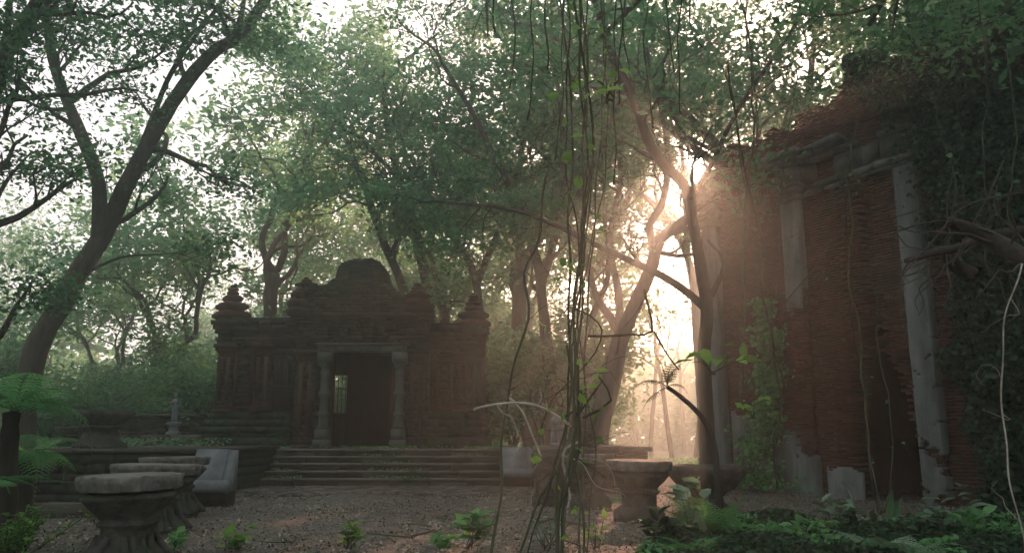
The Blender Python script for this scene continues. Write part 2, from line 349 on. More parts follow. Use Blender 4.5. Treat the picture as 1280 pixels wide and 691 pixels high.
def cheek(name, X0, X1, Y0, Y1, ztop, label):
    t = thing(name, ((X0 + X1) / 2, Y0, 0), label, 'stair cheek')
    b = MB(); n = 12; ys = np.linspace(0, 1, n)
    # leaning slab with a raised border, over a rolled foot and a dark plinth
    prof = [(Y0 + .16, -.05), (Y0 + .02, .30), (Y0 + .05, .34)]
    V = []; pts = [(Y0 + .30, -.06), (Y0 + .06, .27), (Y1, .27), (Y1, -.06)]
    for x in (X0 + .04, X1 - .04):
        for (y, z) in pts: V.append((x, y, z))
    b.add(V, [[0, 1, 5, 4], [1, 2, 6, 5], [3, 0, 4, 7], [2, 3, 7, 6]], None, .2); b.add([V[i] for i in range(8)], [[0, 3, 2, 1], [4, 5, 6, 7]], None, .2)
    b.build('plinth', M['plinth'], t)
    b = MB(); th = np.linspace(0, 2 * math.pi, 13)[:-1]
    P = np.array([[x, Y0 + .12 + .004 * math.sin(x * 30), .38] for x in np.linspace(X0, X1, 8)]); b.tube(P, .13, 14, .6); b.build('rolled_foot', M['slab'], t, smooth=True)
    b = MB(); pts = [(Y0 + .2, .44), (Y0 + .55, ztop), (Y1, ztop), (Y1, .272), (Y0 + .2, .272)]
    def pr(xa, xb, o):
        V = []
        for x in (xa, xb):
            for (y, z) in pts: V.append((x, y - (o if y < Y1 else -o * .2), z + (o * .5 if z > .5 else 0)))
        b.add(V, [[0, 1, 6, 5], [1, 2, 7, 6], [2, 3, 8, 7], [3, 4, 9, 8], [4, 0, 5, 9]], [[0, 4, 3], [0, 3, 2], [0, 2, 1], [5, 8, 9], [5, 7, 8], [5, 6, 7]], .5)
    pr(X0, X1 - .2, 0); pr(X1 - .195, X1 - .02, -.03)
    b.build('slab', M['slab'], t)
cheek('stair_cheek', -6.45, -5.62, 16.3, 17.0, 1.1, 'leaning blue-grey stone slab with rolled foot beside left end of the stairs')
cheek('stair_cheek', -.3, .62, 22.4, 24.4, 1.05, 'short grey stone slab at the right end of the stairs')

# ------------------------------------------------------------------ temple
TY = 27.0
def tX(px, py=480, Y=TY): return at(px, py, Y)[0]
def tZ(py, Y=TY): return at(440, py, Y)[2]
tp = thing('temple', (tX(440), TY, TZ), 'dark mossy brick temple with stepped roof at the top of the stairs', 'temple')
Zc = tZ(403)         # wing wall top
Zp = tZ(515)         # plinth top
xL, xR = tX(270), tX(602)
dx0, dx1 = tX(412, 500, 26.6), tX(493, 500, 26.6); dz = tZ(441, 26.6)
b = MB()
courses(b, xL, tX(368), TY, TY + .5, TZ, Zc - .003, .12, .34)                # left wing front
courses(b, tX(537), xR, TY, TY + .5, TZ, Zc - .003, .12, .34)                # right wing front
tc_ = lambda f: MB(lambda v: np.stack([f(v[:, 1]), v[:, 0], v[:, 2]], -1))
bs = MB(lambda v: np.stack([xL + (v[:, 1]), v[:, 0], v[:, 2]], -1)); courses(bs, TY + .5, 31.5, 0, .5, TZ, Zc, .12, .34); b.v += [v for v in []]
b.add(np.concatenate(bs.v), np.concatenate(bs.q), tint=np.concatenate(bs.ti))
bs = MB(lambda v: np.stack([xR - (v[:, 1]), v[:, 0], v[:, 2]], -1)); courses(bs, TY + .5, 31.5, 0, .5, TZ, Zc, .12, .34)
b.add(np.concatenate(bs.v), np.concatenate(bs.q), tint=np.concatenate(bs.ti))
wx0, wx1, wz0, wz1 = at(412, 500, 31.5)[0], at(433, 500, 31.5)[0], at(420, 517, 31.5)[2], at(420, 468, 31.5)[2]
b.box(xL, wx0, 31.5, 31.9, TZ, Zc, tint=.4); b.box(wx1, xR, 31.5, 31.9, TZ, Zc, tint=.4); b.box(wx0, wx1, 31.502, 31.9, TZ, wz0, tint=.3); b.box(wx0, wx1, 31.502, 31.9, wz1, Zc, tint=.3)
# central block front, around the doorway
cx0, cx1 = tX(368, 480, 26.6), tX(535, 480, 26.6); Zm = tZ(393, 26.6)
courses(b, cx0, dx0, 26.6, 27.1, TZ, dz, .12, .34); courses(b, dx1, cx1, 26.6, 27.1, TZ, dz, .12, .34)
courses(b, cx0, cx1, 26.6, 27.6, dz, Zm, .12, .34)
b.box(xL + .3, xR - .3, TY + .45, 31.6, Zc - .35, Zc - .05, tint=.3)
wall = b.build('wall', M['temple'], tp)
b = MB()                                                     # stepped upper mass
def prof(points):
    zs = [tZ(p[1], 26.8) for p in points][::-1]; xs = [tX(p[0], p[1], 26.8) for p in points][::-1]
    return lambda z: float(np.interp(z, zs, xs))
pl = prof([(424, 320), (418, 330), (414, 345), (408, 353), (403, 357), (372, 359), (366, 372), (361, 386), (360, 394)])
prr = prof([(468, 320), (478, 332), (484, 347), (489, 360), (497, 364), (502, 368), (506, 378), (512, 386), (534, 394)])
courses(b, pl, prr, 26.7, 29.8, Zm, tZ(356, 26.8), .1, .32, ends=.03)
pl2 = prof([(444, 317), (434, 320), (426, 325), (420, 332), (418, 340), (417, 346), (410, 353), (404, 358)]); pr2 = prof([(454, 317), (463, 320), (471, 325), (477, 332), (479, 340), (481, 347), (486, 355), (490, 360)])
z = tZ(357, 26.8); zt = tZ(317, 26.8)
while z < zt:
    a, c = pl2(z), pr2(z); k = (z - tZ(357, 26.8)) / (zt - tZ(357, 26.8)); w = (c - a) / 2; m = (a + c) / 2
    n_ = 4
    for i in range(n_):
        b.box(a + (c - a) * i / n_, a + (c - a) * (i + 1) / n_, 27.9 - w * .95 + R.uniform(-.03, .03), 27.9 + w * .9, z + .003, z + .078, .012)
    z += .08
b.build('stepped_roof', M['temple'], tp)
b = MB()                                                     # triangular niche gable over the door
gc, gz = (dx0 + dx1) / 2, dz + .3
for s_ in (-1, 1):
    for k in range(9):
        t_ = k / 9; b.box(gc + s_ * (1.05 - t_ * 1.05) - .07, gc + s_ * (1.05 - t_ * 1.05) + .07, 26.48, 26.62, gz + t_ * .75, gz + t_ * .75 + .12, .012)
b.build('gable_relief', M['temple'], tp)
def band(x0, x1, y0, y1, z0, z1, m, nm='cornice', bl=.5):
    b = MB(); H = z1 - z0
    for (a, c, o) in m:
        courses(b, x0 - o, x1 + o, y0 - o, y1, z0 + H * a, z0 + H * c - .002, 1, bl, dj=.012)
    return b.build(nm, M['temple'], tp)
CM = [(0, .12, .05), (.12, .3, .10), (.3, .45, .04), (.45, .62, .12), (.62, .82, .18), (.82, 1, .24)]
band(xL, tX(366), TY - .01, TY + .6, tZ(430), tZ(401), CM); band(tX(540), xR, TY - .01, TY + .6, tZ(440), tZ(410), CM)
b = MB(); courses(b, xL - .1, tX(368), TY - .1, TY + .9, tZ(401) + .002, tZ(397), 1, .5); b.build('parapet', M['temple'], tp); b = MB(); courses(b, tX(540), xR + .08, TY - .1, TY + .9, tZ(410) + .002, tZ(407), 1, .5); b.build('parapet', M['temple'], tp)
band(cx0, cx1, 26.59, 27.4, tZ(405, 26.6), tZ(391, 26.6), [(0, .3, .06), (.3, .6, .12), (.6, 1, .17)])
band(cx0, cx1, 26.59, 27.4, tZ(428, 26.6), tZ(420, 26.6), [(0, .5, .05), (.5, 1, .09)])
PM = [(0, .3, .34), (.3, .42, .24), (.42, .6, .30), (.6, .8, .22), (.8, 1, .12)]
for (a, c, y) in ((xL, tX(366), TY - .01), (tX(540), xR, TY - .01)):
    b = MB()
    for (m0, m1_, o) in PM: courses(b, a - o, c + (o if a > -5 else 0) , y - o, y + .4, TZ + (Zp - TZ) * m0, TZ + (Zp - TZ) * m1_ - .002, 1, .45, dj=.02)
    b.build('plinth', M['plinth'], tp)
def pilaster(xa, xb, y, z0, z1, red=True, nm='pilaster'):
    b = MB(); w = xb - xa
    courses(b, xa, xb, y - .12, y + .1, z0 + .25, z1 - .3, .12, w / 2, dj=.008)
    for k in (0, 1): b.box(xa + w * (.12 + .5 * k), xa + w * (.38 + .5 * k), y - .17, y - .1, z0 + .4, z1 - .45, .006)
    for (dz_, h, o) in ((0, .12, .09), (.12, .08, .05), (.2, .05, .07)): b.box(xa - o, xb + o, y - .12 - o, y + .1, z0 + dz_, z0 + dz_ + h - .002, .008)
    for (dz_, h, o) in ((.3, .06, .04), (.24, .1, .08), (.14, .14, .13)): b.box(xa - o, xb + o, y - .12 - o, y + .1, z1 - dz_, z1 - dz_ + h - .004, .008)
    return b.build(nm, M['temple_red'] if red else M['temple'], tp)
for (a, c) in ((272, 290), (318, 338)): pilaster(tX(a), tX(c), TY, Zp, tZ(430))
for (a, c) in ((570, 588), (590, 602)): pilaster(tX(a), tX(c), TY, Zp, tZ(440), a == 570)
pilaster(tX(370, 480, 26.5), tX(394, 480, 26.5), 26.6, TZ, dz + .1); pilaster(tX(510, 480, 26.5), tX(531, 480, 26.5), 26.6, TZ, dz + .1, False)
def panel(xa, xb, y, z0, z1):
    b = MB(); f = .09
    for (u0, u1, v0, v1, o) in ((xa, xb, z0, z0 + f, .06), (xa, xb, z1 - f, z1, .06), (xa, xa + f, z0 + f, z1 - f, .06), (xb - f, xb, z0 + f, z1 - f, .06)): b.box(u0, u1, y - o, y + .02, v0, v1, .004)
    mx_ = (xa + xb) / 2; k = .03
    for i in range(5):
        zz = z0 + .25 + i * (z1 - z0 - .4) / 5; w_ = (xb - xa) * .5 * (.35 + .3 * math.sin(i * 1.9) ** 2)
        b.lathe([(w_, 0), (w_ * .8, .1), (w_ * .3, .16)], (mx_, y + .02, zz), 10, noise=.01); 
    return b.build('carved_panel', M['temple_red'], tp)
panel(tX(292), tX(316), TY, Zp + .1, tZ(440)); panel(tX(545), tX(566), TY, Zp + .1, tZ(450))
b = MB(); a, c = tX(341), tX(365)                              # doorlike recess, its shade drawn as a dark panel, dark wood bars
b.box(a + .02, c - .02, TY - .03, TY + .02, Zp + .06, tZ(448), tint=.0)
for i in range(5): b.box(a + .08 + i * (c - a - .2) / 4.6, a + .13 + i * (c - a - .2) / 4.6, TY - .08, TY - .028, Zp + .9, tZ(450), .004)
b.box(a + .02, c - .02, TY - .09, TY - .026, Zp + .82, Zp + .9); b.build('recess_panel', M['bark_dark'], tp)
# doorway: lintel and two turned columns of pale stone
b = MB(); x = tX(397, 435, 26.3)
while x < tX(508, 435, 26.3) - .1:
    w = R.uniform(.5, .9); x2 = min(x + w, tX(508, 435, 26.3)); b.box(x, x2 - .008, 26.3, 26.62, dz + .0, tZ(431, 26.3), .01); x = x2
b.box(tX(395, 430, 26.3), tX(510, 430, 26.3), 26.25, 26.62, tZ(431, 26.3) + .003, tZ(428, 26.3), .01); b.build('lintel', M['pale'], tp)
H = dz - TZ
for px in (405, 499):
    b = MB(); c = (tX(px, 500, 26.4), 26.42, TZ)
    b.box(c[0] - .26, c[0] + .26, 26.16, 26.6, TZ, TZ + .28, .01); b.box(c[0] - .21, c[0] + .21, 26.2, 26.6, TZ + .283, TZ + .62, .01)
    pr_ = [(.20, .62), (.21, .68), (.17, .72), (.15, .78), (.15, 1.0), (.19, 1.04), (.19, 1.1), (.15, 1.14), (.14, 1.2), (.145, 1.6), (.19, 1.65), (.2, 1.72), (.19, 1.78), (.14, 1.82), (.135, 2.3), (.17, 2.35), (.17, 2.4), (.14, 2.44), (.15, 2.55), (.2, 2.62), (.2, 2.7)]
    k = (H - .35) / 2.7; b.lathe([(r, z * k) for r, z in pr_], c, 20, noise=.006)
    b.box(c[0] - .23, c[0] + .23, 26.2, 26.6, TZ + H - .35, TZ + H - .004, .01); b.build('column', M['pale'], tp)
for (xa, xb) in ((dx0 - .02, dx0 + .03), (dx1 - .14, dx1 + .02)):
    b = MB(); b.box(xa, xb, 26.62, 27.13, TZ, dz - .01, .004); b.build('door_jamb', M['temple_red'], tp)
b = MB()                                                     # back window grille
for i in range(5):
    x = wx0 + .03 + i * (wx1 - wx0 - .06) / 4; b.tube([(x, 31.45, wz0), (x, 31.45, wz1)], .014, 6)
for z in (wz0 + .02, (wz0 + wz1) / 2 + .2, wz1 - .02): b.box(wx0, wx1, 31.435, 31.465, z - .015, z + .015)
for i in range(4):
    x = wx0 + .03 + (i + .5) * (wx1 - wx0 - .06) / 4; a = np.linspace(0, 2 * math.pi, 13); b.tube(np.stack([x + .06 * np.cos(a), a * 0 + 31.45, wz1 - .16 + .06 * np.sin(a)], -1), .009, 5, cap=False)
b.build('window_grille', M['iron'], tp)
def finial(cx, cy, z0, tiers):
    b = MB(); z = z0
    for (w, h, sq) in tiers:
        b.lathe([(w * .74, 0), (w * .8, h * .12), (w, h * .3), (w, h * .66), (w * .76, h * .97)], (cx, cy, z), 16, sq=sq, rot=math.pi / 4, noise=.007, tint=R.random()); z += h * .99
    b.build('finial', M['temple_red'], tp)
def tiers(rows): return rows
s38 = 26.6 / 1000.
finial(tX(284, 390), TY + .45, tZ(398), [(.52, .32, .8), (.44, .30, .8), (.30, .26, .5), (.21, .14, 0), (.19, .13, 0), (.10, .1, 0)])
finial(tX(591, 395), TY + .45, tZ(408), [(.46, .3, .8), (.42, .28, .7), (.27, .2, .3), (.29, .14, 0), (.18, .12, 0), (.17, .12, 0), (.08, .08, 0)])
finial(tX(522, 385), TY - .1, tZ(393), [(.42, .24, .8), (.34, .3, .8), (.36, .16, .8), (.24, .13, .3), (.22, .12, 0), (.14, .1, 0)])
finial(tX(383, 355), TY, tZ(358), [(.34, .12, .5), (.18, .12, 0), (.09, .08, 0)])
finial(tX(376, 380), TY - .15, tZ(393), [(.40, .2, .8), (.32, .3, .8), (.24, .3, .8)])
finial(tX(552, 405), TY + 1.2, tZ(408), [(.2, .16, .5), (.13, .14, 0), (.15, .1, 0), (.06, .08, 0)])
finial(tX(506, 380), TY + .6, tZ(393), [(.3, .4, .8), (.26, .35, .8)])

# ------------------------------------------------------------------ ruined brick building on the right
A0 = np.array([8.64, 16.5]); EE = np.array([-.489, .872]); NN = np.array([-.872, -.489])
def rtf(v): return np.stack([A0[0] + v[:, 0] * EE[0] + v[:, 1] * NN[0], A0[1] + v[:, 0] * EE[1] + v[:, 1] * NN[1], v[:, 2]], -1)
def sz(px, py, d=0.0):                    # photo pixel -> (s, z) on the wall face
    u, v = px - 640, 345.5 - py; D = np.array([u, F * CT - v * ST, v * CT + F * ST])
    o = A0 + NN * d; k = o.dot(NN) / D[:2].dot(NN); h = D * k
    return float((h[:2] - A0).dot(EE)), float(CH + h[2])
rn = thing('brick_ruin', (7.2, 19.0, 0), 'tall ruined red brick building with peeling grey plaster pilasters and a jagged hole', 'ruined building')
hole = [sz(*p) for p in ((1082, 390), (1100, 398), (1106, 440), (1126, 470), (1140, 520), (1156, 570), (1158, 640), (1076, 640), (1066, 560), (1062, 490), (1075, 440))]
def inpoly(x, y, P):
    c = False; j = len(P) - 1
    for i in range(len(P)):
        if (P[i][1] > y) != (P[j][1] > y) and x < (P[j][0] - P[i][0]) * (y - P[i][1]) / (P[j][1] - P[i][1]) + P[i][0]: c = not c
        j = i
    return c
def topz(s): return 9.35 + .25 * math.sin(s * .9 + 1) + .12 * math.sin(s * 5) + .08 * math.sin(s * 13) - max(0, s - 5.2) * .55
b = MB(rtf); z = -.1; k = 0
while z < 9.9:
    h = .068; s = -5.5 + (k % 2) * .14
    while s < 6.6:
        w = min(.27, 6.62 - s + R.uniform(-.02, .02)); sc, zc = s + w / 2, z + h / 2
        if zc < topz(sc) + R.uniform(-.05, .05) and not inpoly(sc + R.uniform(-.06, .06), zc, hole):
            e = n3(np.array([sc * .8, zc * .8, 1.]), 1.4) ; d = R.uniform(-.004, .004) - max(0, e - .25) * .02
            hd = min(math.hypot(sc - q[0], (zc - q[1])) for q in hole)
            if hd < .5: d -= R.uniform(0, .09) * (1 - hd)
            sa, za = sc, zc
            if 1.35 < sa < 1.9 and 4.0 < za < 7.2 + .2 * math.sin(sa * 9): d += .16 + R.uniform(-.02, .02)      # rough brick rib above the hole
            if za > 8.3 + .1 * math.sin(sa * 3): d -= .1
            b.box(s + .007, s + w - .007, -.5, d, z + .007, z + h - .007, .002)
        s += w
    z += h; k += 1
b.build('brick_wall', M['brick'], rn)
b = MB(rtf)                                                   # rooms behind, dark inside
b.box(6.35, 6.7, -6, -.5, -.1, 8.3); b.box(-5.5, -5.2, -6, -.5, -.1, 9); b.box(-5.5, 6.7, -6.3, -6, -.1, 9); b.box(-5.2, 6.35, -6, -.5, 4.6, 4.8); b.box(-5.2, 6.35, -6, -.5, 8.0, 8.2)
b.box(-.4, -.2, -6, -.5, -.1, 4.6); b.box(3.2, 3.4, -6, -.5, -.1, 4.6)
b.build('inner_wall', M['brick'], rn)
def plate(b, s0, s1, z0, z1, d, keep, cell=.07, back=0.0, nz=.012, tint=.5):
    n, m = max(2, int((s1 - s0) / cell) + 1), max(2, int((z1 - z0) / cell) + 1)
    S, Z = np.meshgrid(np.linspace(s0, s1, n), np.linspace(z0, z1, m), indexing='ij')
    P = np.stack([S, Z * 0, Z], -1); D = d + nz * n3(P, 3) + nz * .5 * n3(P, 11); 
    Sj = S + .02 * n3(P, 9, 2) * ((S > s0) & (S < s1)); Fv = np.stack([Sj, D, Z], -1); Bv = np.stack([Sj, D * 0 + back, Z], -1)
    V = np.concatenate([Fv.reshape(-1, 3), Bv.reshape(-1, 3)]); N_ = n * m
    K_ = np.array([[keep((S[i, j] + S[i + 1, j + 1]) / 2, (Z[i, j] + Z[i + 1, j + 1]) / 2) for j in range(m - 1)] for i in range(n - 1)])
    q = []
    g = lambda i, j: i * m + j
    for i in range(n - 1):
        for j in range(m - 1):
            if not K_[i, j]: continue
            a, c, e, f = g(i, j), g(i + 1, j), g(i + 1, j + 1), g(i, j + 1); q.append([a, f, e, c])
            if i == 0 or not K_[i - 1, j]: q.append([a, a + N_, f + N_, f])
            if i == n - 2 or not K_[i + 1, j]: q.append([c, e, e + N_, c + N_])
            if j == 0 or not K_[i, j - 1]: q.append([a, c, c + N_, a + N_])
            if j == m - 2 or not K_[i, j + 1]: q.append([f, f + N_, e + N_, e])
    b.add(V, q, None, tint)
def rag(s, z, seed, sc=2.2): return float(n3(np.array([s, seed, z]), sc, seed))
def pil(sc, w, zb, zt, keepf, lab, cap=True):
    b = MB(rtf); plate(b, sc - w / 2, sc + w / 2, -.05, zt, .22, keepf, .035, .005)
    o = b.build('pilaster', M['plaster'], rn)
    if lab: o['label'] = lab
    bb = MB(rtf); courses2(bb, sc - w / 2 + .05, sc + w / 2 - .05, .01, .14, -.05, zt - .1); bb.build('pilaster_core', M['brick'], rn)
    if cap:
        b = MB(rtf)
        for (dz_, h, o_) in ((0, .1, .07), (.1, .10, .02), (.2, .12, .10), (.32, .1, .16), (.42, .42, .05), (.84, .12, .12), (.96, .12, .20), (1.08, .16, .27)):
            b.box(sc - w / 2 - o_, sc + w / 2 + o_, 0, .22 + o_, zt + dz_ + .003, zt + dz_ + h, .012, .5)
        b.build('capital', M['cornice'], rn)
def courses2(bb, s0, s1, d0, d1, z0, z1):
    z = z0; k = 0
    while z < z1:
        s = s0 - (k % 2) * .13
        while s < s1:
            a, c = max(s, s0), min(s + .27, s1)
            if c - a > .03: bb.box(a + .004, c - .004, d0, d1 + R.uniform(-.015, .015), z + .004, z + .068, .003)
            s += .27
        z += .072; k += 1
sA, sB, sC = sz(1166, 500)[0], sz(1010, 500)[0], sz(903, 500)[0]
ztop = sz(1003, 245, .3)[1]
zBb = sz(1010, 380, .3)[1]; zBl = sz(1020, 560, .3)[1]
pil(sA, .52, 0, ztop, lambda s, z: rag(s, z, 1) > -.85 and rag(s, z, 2, 9) + .5 * abs(s - sA) < .95 and not (z < 1.3 and rag(s, z, 5, 4) + .3 * rag(s, z, 5, 12) > .4), 'tall intact grey plaster pilaster beside the jagged hole', cap=False)
pil(sB, .52, 0, ztop, lambda s, z: (z > zBb + .25 * rag(s, z, 3, 6) + .12 * rag(s, z, 4, 14) + (.5 if s < sB - .2 else 0)) or (z < zBl + .35 * rag(s, z, 8, 4) + .12 * rag(s, z, 9, 13) + (s - sB) * .5), 'grey plaster pilaster whose broken lower half bares red brick')
pil(sC, .46, 0, ztop, lambda s, z: rag(s, z, 2) > -.85, 'grey plaster pilaster at the far left end of the ruin')
hole2 = [((1 - t_) * hole[i][0] + t_ * hole[i - 1][0], (1 - t_) * hole[i][1] + t_ * hole[i - 1][1]) for i in range(len(hole)) for t_ in (0, .33, .66)]
b = MB(rtf); plate(b, -5.4, 6.58, -.05, 10, -.016, lambda s, z: z < topz(s) - .15 and not inpoly(s, z, hole) and min(math.hypot(s - q[0], z - q[1]) for q in hole2) > .5 and z < 8.1, .12, -.3, .001)
b.build('mortar', M['mortar'], rn)
runs = {}                                                     # entablature mouldings, broken in places
for (dz_, h, o_) in ((0.05, .1, .10), (.15, .14, .14), (.29, .08, .05), (.37, .42, .08), (.84, .12, .16), (.96, .12, .24), (1.08, .14, .3)):
    s = -3.5
    while s < 6.3:
        w = R.uniform(.35, .8); mid = s + w / 2
        gone = (mid > sB + .5 and mid < sC - .4 and (rag(mid, dz_ * 2, 4, 1.2) > -.55)) or (rag(mid, dz_, 9, 2) > .35 and mid > sA + .4 and .2 < dz_) or (mid > sA + .3 and mid < sA + 1.2 and dz_ > .8)
        k = 0 if mid < sB else (1 if mid < sC - .5 else 2)
        if not gone and abs(mid - sB) > .42 and abs(mid - sC) > .4: runs.setdefault(k, MB(rtf)).box(s, s + w - .006, 0, o_ + .02, ztop + dz_ + .003, ztop + dz_ + h, .02, R.random())
        s += w
for k in runs: runs[k].build('cornice', M['cornice'], rn)
b = MB(rtf); zd = sz(935, 455)[1]                              # plaster dado left on the lower wall
plate(b, sB + .42, sC - .32, -.05, 3.6, .035, lambda s, z: z < 1.8 + 1.1 * rag(s, z, 6, .9) + .3 * rag(s, z, 7, 5) + .12 * rag(s, z, 9, 13), .045)
plate(b, sA + .4, sB - .42, -.05, 3.0, .035, lambda s, z: (s > sB - 1.4) and z < .7 + .8 * rag(s, z, 16, 1.2) + .3 * rag(s, z, 7, 5) + .12 * rag(s, z, 9, 13), .045)
b.build('plaster_patch', M['plaster'], rn)

# ------------------------------------------------------------------ stone tables, pedestals
def table(name, c, r, h, lobes, label, seed, base=True, rot=0.0, group='stone tables around the courtyard', feet=True, sq=.0):
    t = thing(name, (c[0], c[1], 0), label, 'stone table', group); hh = h - .17
    b = MB(); n = 110
    b.lathe([(r * .72, hh, 0), (r * .95, hh + .015, 1), (r * .98, hh + .03, 1), (r * .975, hh + .085, 1), (r * 1.0, hh + .10, 1), (r * 1.0, hh + .155, 1), (r * .985, hh + .166, 1), (r * .93, hh + .170, .9), (r * .6, hh + .166, .3), (r * .3, hh + .17, 0)], (c[0], c[1], 0), n, lobes, .07, .011, chip=seed * 1.7, rot=rot)
    b.build('table_top', M['top'], t)
    b = MB(); k = hh
    P = [(r * .74, -.04, 0), (r * .74, .1 * k, .5), (r * .66, .2 * k, .8), (r * .56, .27 * k, 1), (r * .52, .3 * k, 0), (r * .52, .52 * k, 0), (r * .60, .55 * k), (r * .61, .59 * k), (r * .54, .62 * k), (r * .56, .68 * k, .6), (r * .68, .78 * k, 1), (r * .82, .9 * k, 1), (r * .86, .93 * k, 1), (r * .80, .985 * k, 1)]
    b.lathe(P, (c[0], c[1], 0), n, 8, .09, .014, sq=sq, rot=rot + .2)
    b.build('pedestal', M['stone'], t)
    if feet:
        for i in range(4):
            b = MB(); a = rot + math.pi / 4 + i * math.pi / 2; e = np.array([math.cos(a), math.sin(a)]); pe = np.array([-e[1], e[0]])
            for w in (-.11, -.035, .04, .115):
                P = [(c[0] + e[0] * q * r + pe[0] * w * (1 + q * .4), c[1] + e[1] * q * r + pe[1] * w * (1 + q * .4), z * k) for q, z in ((.50, .42), (.58, .30), (.70, .17), (.80, .10), (.86, .03))]
                b.tube(spline(P, .05), np.linspace(.03, .055, len(spline(P, .05))), 8, .7)
            b.build('carved_foot', M['stone'], t, smooth=True)
    t.rotation_euler = (.018 * math.sin(seed * 2), .02 * math.cos(seed * 3), 0)
    return t
table('stone_table', (at(164, 600, 9)[0], 9.05), .51, .945, 12, 'nearest stone table on the left with chipped scalloped top', 1, sq=.35)
table('stone_table', (at(193, 600, 12.2)[0], 12.2), .60, .955, 10, 'middle stone table of the left row, partly behind the nearest one', 2)
table('stone_table', (at(215, 600, 14.7)[0], 14.8), .60, 1.0, 0, 'farthest stone table of the left row in front of the grey slab', 3)
table('stone_table', (at(800, 600, 13.7)[0], 13.9), .56, .96, 0, 'stone table with round slab top and flared foot right of the vines', 4, feet=False)
table('stone_table', (at(738, 600, 16.3)[0], 16.4), .52, 1.01, 0, 'dark stone table behind the hanging vines', 5, feet=False, sq=.5)
t = thing('stone_basin', (at(883, 590, 15.2)[0], 15.2, 0), 'wide shallow stone basin on a foot before the brick ruin', 'stone basin'); c = (t.location[0], 15.2, 0)
b = MB(); b.lathe([(.30, .3), (.36, .36), (.52, .46), (.66, .62), (.73, .70), (.75, .77), (.74, .83), (.68, .835), (.4, .80)], c, 56, 14, .03, .014); b.build('bowl', M['stone'], t)
b = MB(); b.lathe([(.46, -.05), (.46, .08), (.38, .12), (.28, .2), (.28, .3), (.34, .34)], c, 32, noise=.01); b.build('foot', M['stone'], t)
# carved corner pier and low platform wall on the right
t = thing('stone_pier', (at(687, 600, 16.9)[0], 16.9, 0), 'dark moulded stone pier left of the vine-hidden table', 'pier'); c = (t.location[0], 17.1)
b = MB()
for (z0, z1, o) in ((-.05, .14, .36), (.14, .22, .31), (.22, .62, .27), (.62, .7, .31), (.7, .78, .35), (.78, .92, .30), (.92, 1.02, .37)): b.box(c[0] - o, c[0] + o, c[1] - o, c[1] + o, z0 + .002, z1, .012)
b.build('shaft', M['stone'], t)
t = thing('brick_platform', (1.9, 21, 0), 'low reddish brick platform behind the right-hand stone tables', 'platform')
b = MB(); courses(b, .7, 3.4, 20.6, 24.4, -.05, .98, .08, .26); b.build('wall', M['temple_red'], t)
b = MB(); courses(b, .62, 3.5, 20.5, 24.5, .984, 1.1, .12, .5); b.build('coping', M['step'], t)
t = thing('planter_block', (at(727, 540, 21.5)[0], 21.5, 1.1), 'dark square stone planter on the brick platform before the forked tree', 'planter'); c = (t.location[0], 21.6)
b = MB()
for (z0, z1, o) in ((1.1, 1.2, .34), (1.2, 1.62, .27), (1.62, 1.7, .33), (1.7, 1.98, .38)): b.box(c[0] - o, c[0] + o, c[1] - o, c[1] + o, z0 + .002, z1, .012)
b.build('block', M['stone'], t)
# left raised platform with basin
t = thing('stone_platform', (-9, 18, 0), 'long dark stone platform behind the left-hand tables', 'platform')
b = MB(); courses(b, at(35, 600, 18)[0], -7.0, 18, 24.6, -.05, 1.0, .2, .55, dj=.03); b.build('wall', M['plinth'], t)
b = MB(); courses(b, at(33, 600, 18)[0] - .05, -6.95, 17.93, 24.6, 1.003, 1.09, .1, .8, dj=.02); b.build('coping', M['step'], t)
b = MB(); courses(b, at(33, 600, 18)[0] - .05, -6.95, 17.55, 18.0, -.05, .42, .2, .8, dj=.02); b.build('ledge', M['plinth'], t)
def basin(name, px, Y, z, s, label):
    c = (at(px, 540, Y)[0], Y, z); t = thing(name, c, label, 'stone basin')
    b = MB(); b.lathe([(.34 * s, .5 * s), (.44 * s, .56 * s), (.64 * s, .72 * s), (.69 * s, .83 * s), (.65 * s, .87 * s), (.3 * s, .84 * s)], c, 48, 10, .04, .02); b.build('bowl', M['stone'], t)
    b = MB(); b.lathe([(.56 * s, 0), (.54 * s, .1 * s), (.42 * s, .17 * s), (.33 * s, .42 * s), (.46 * s, .46 * s), (.44 * s, .52 * s)], c, 40, 8, .05, .014, sq=.3); b.build('pedestal', M['stone'], t)
basin('stone_basin', 127, 19.3, 1.09, 1.0, 'stone basin with thick lobed rim standing on the left platform')
basin('stone_basin', 90, 23.3, 1.09, .62, 'small low stone basin half hidden behind the larger one on the platform')
t = thing('stone_kerb', (-8.4, 14.6, 0), 'long dark stone kerb beam lying on the ground at the left edge', 'kerb')
b = MB(); courses(b, -14, at(118, 635, 14.5)[0], 14.5, 14.95, -.05, .2, .25, 1.3, dj=.01); b.build('beam', M['step'], t)
t = thing('low_wall', (-12.5, 29, TZ), 'low brown brick garden wall behind the statue', 'wall')
b = MB(); courses(b, at(150, 530, 29)[0], at(248, 530, 29)[0], 29, 29.5, TZ - .05, at(200, 520, 29)[2], .1, .3); b.build('wall', M['temple'], t)
b = MB(); courses(b, at(148, 530, 29)[0], at(249, 530, 29)[0], 28.93, 29.55, at(200, 520, 29)[2] + .003, at(200, 518, 29)[2] + .03, .1, .6); b.build('coping', M['step'], t)
t = thing('garden_steps', (-11.2, 26.5, TZ), 'two low stone steps below the garden wall left of the temple', 'steps')
for k in range(2):
    b = MB(); courses(b, at(165 - k * 3, 545, 26)[0], at(243, 545, 26)[0], 26 + k * .8, 28.9, TZ - .03 + k * .24, TZ + .2 + k * .24, .3, .9, dj=.015); b.build('step', M['step'], t)
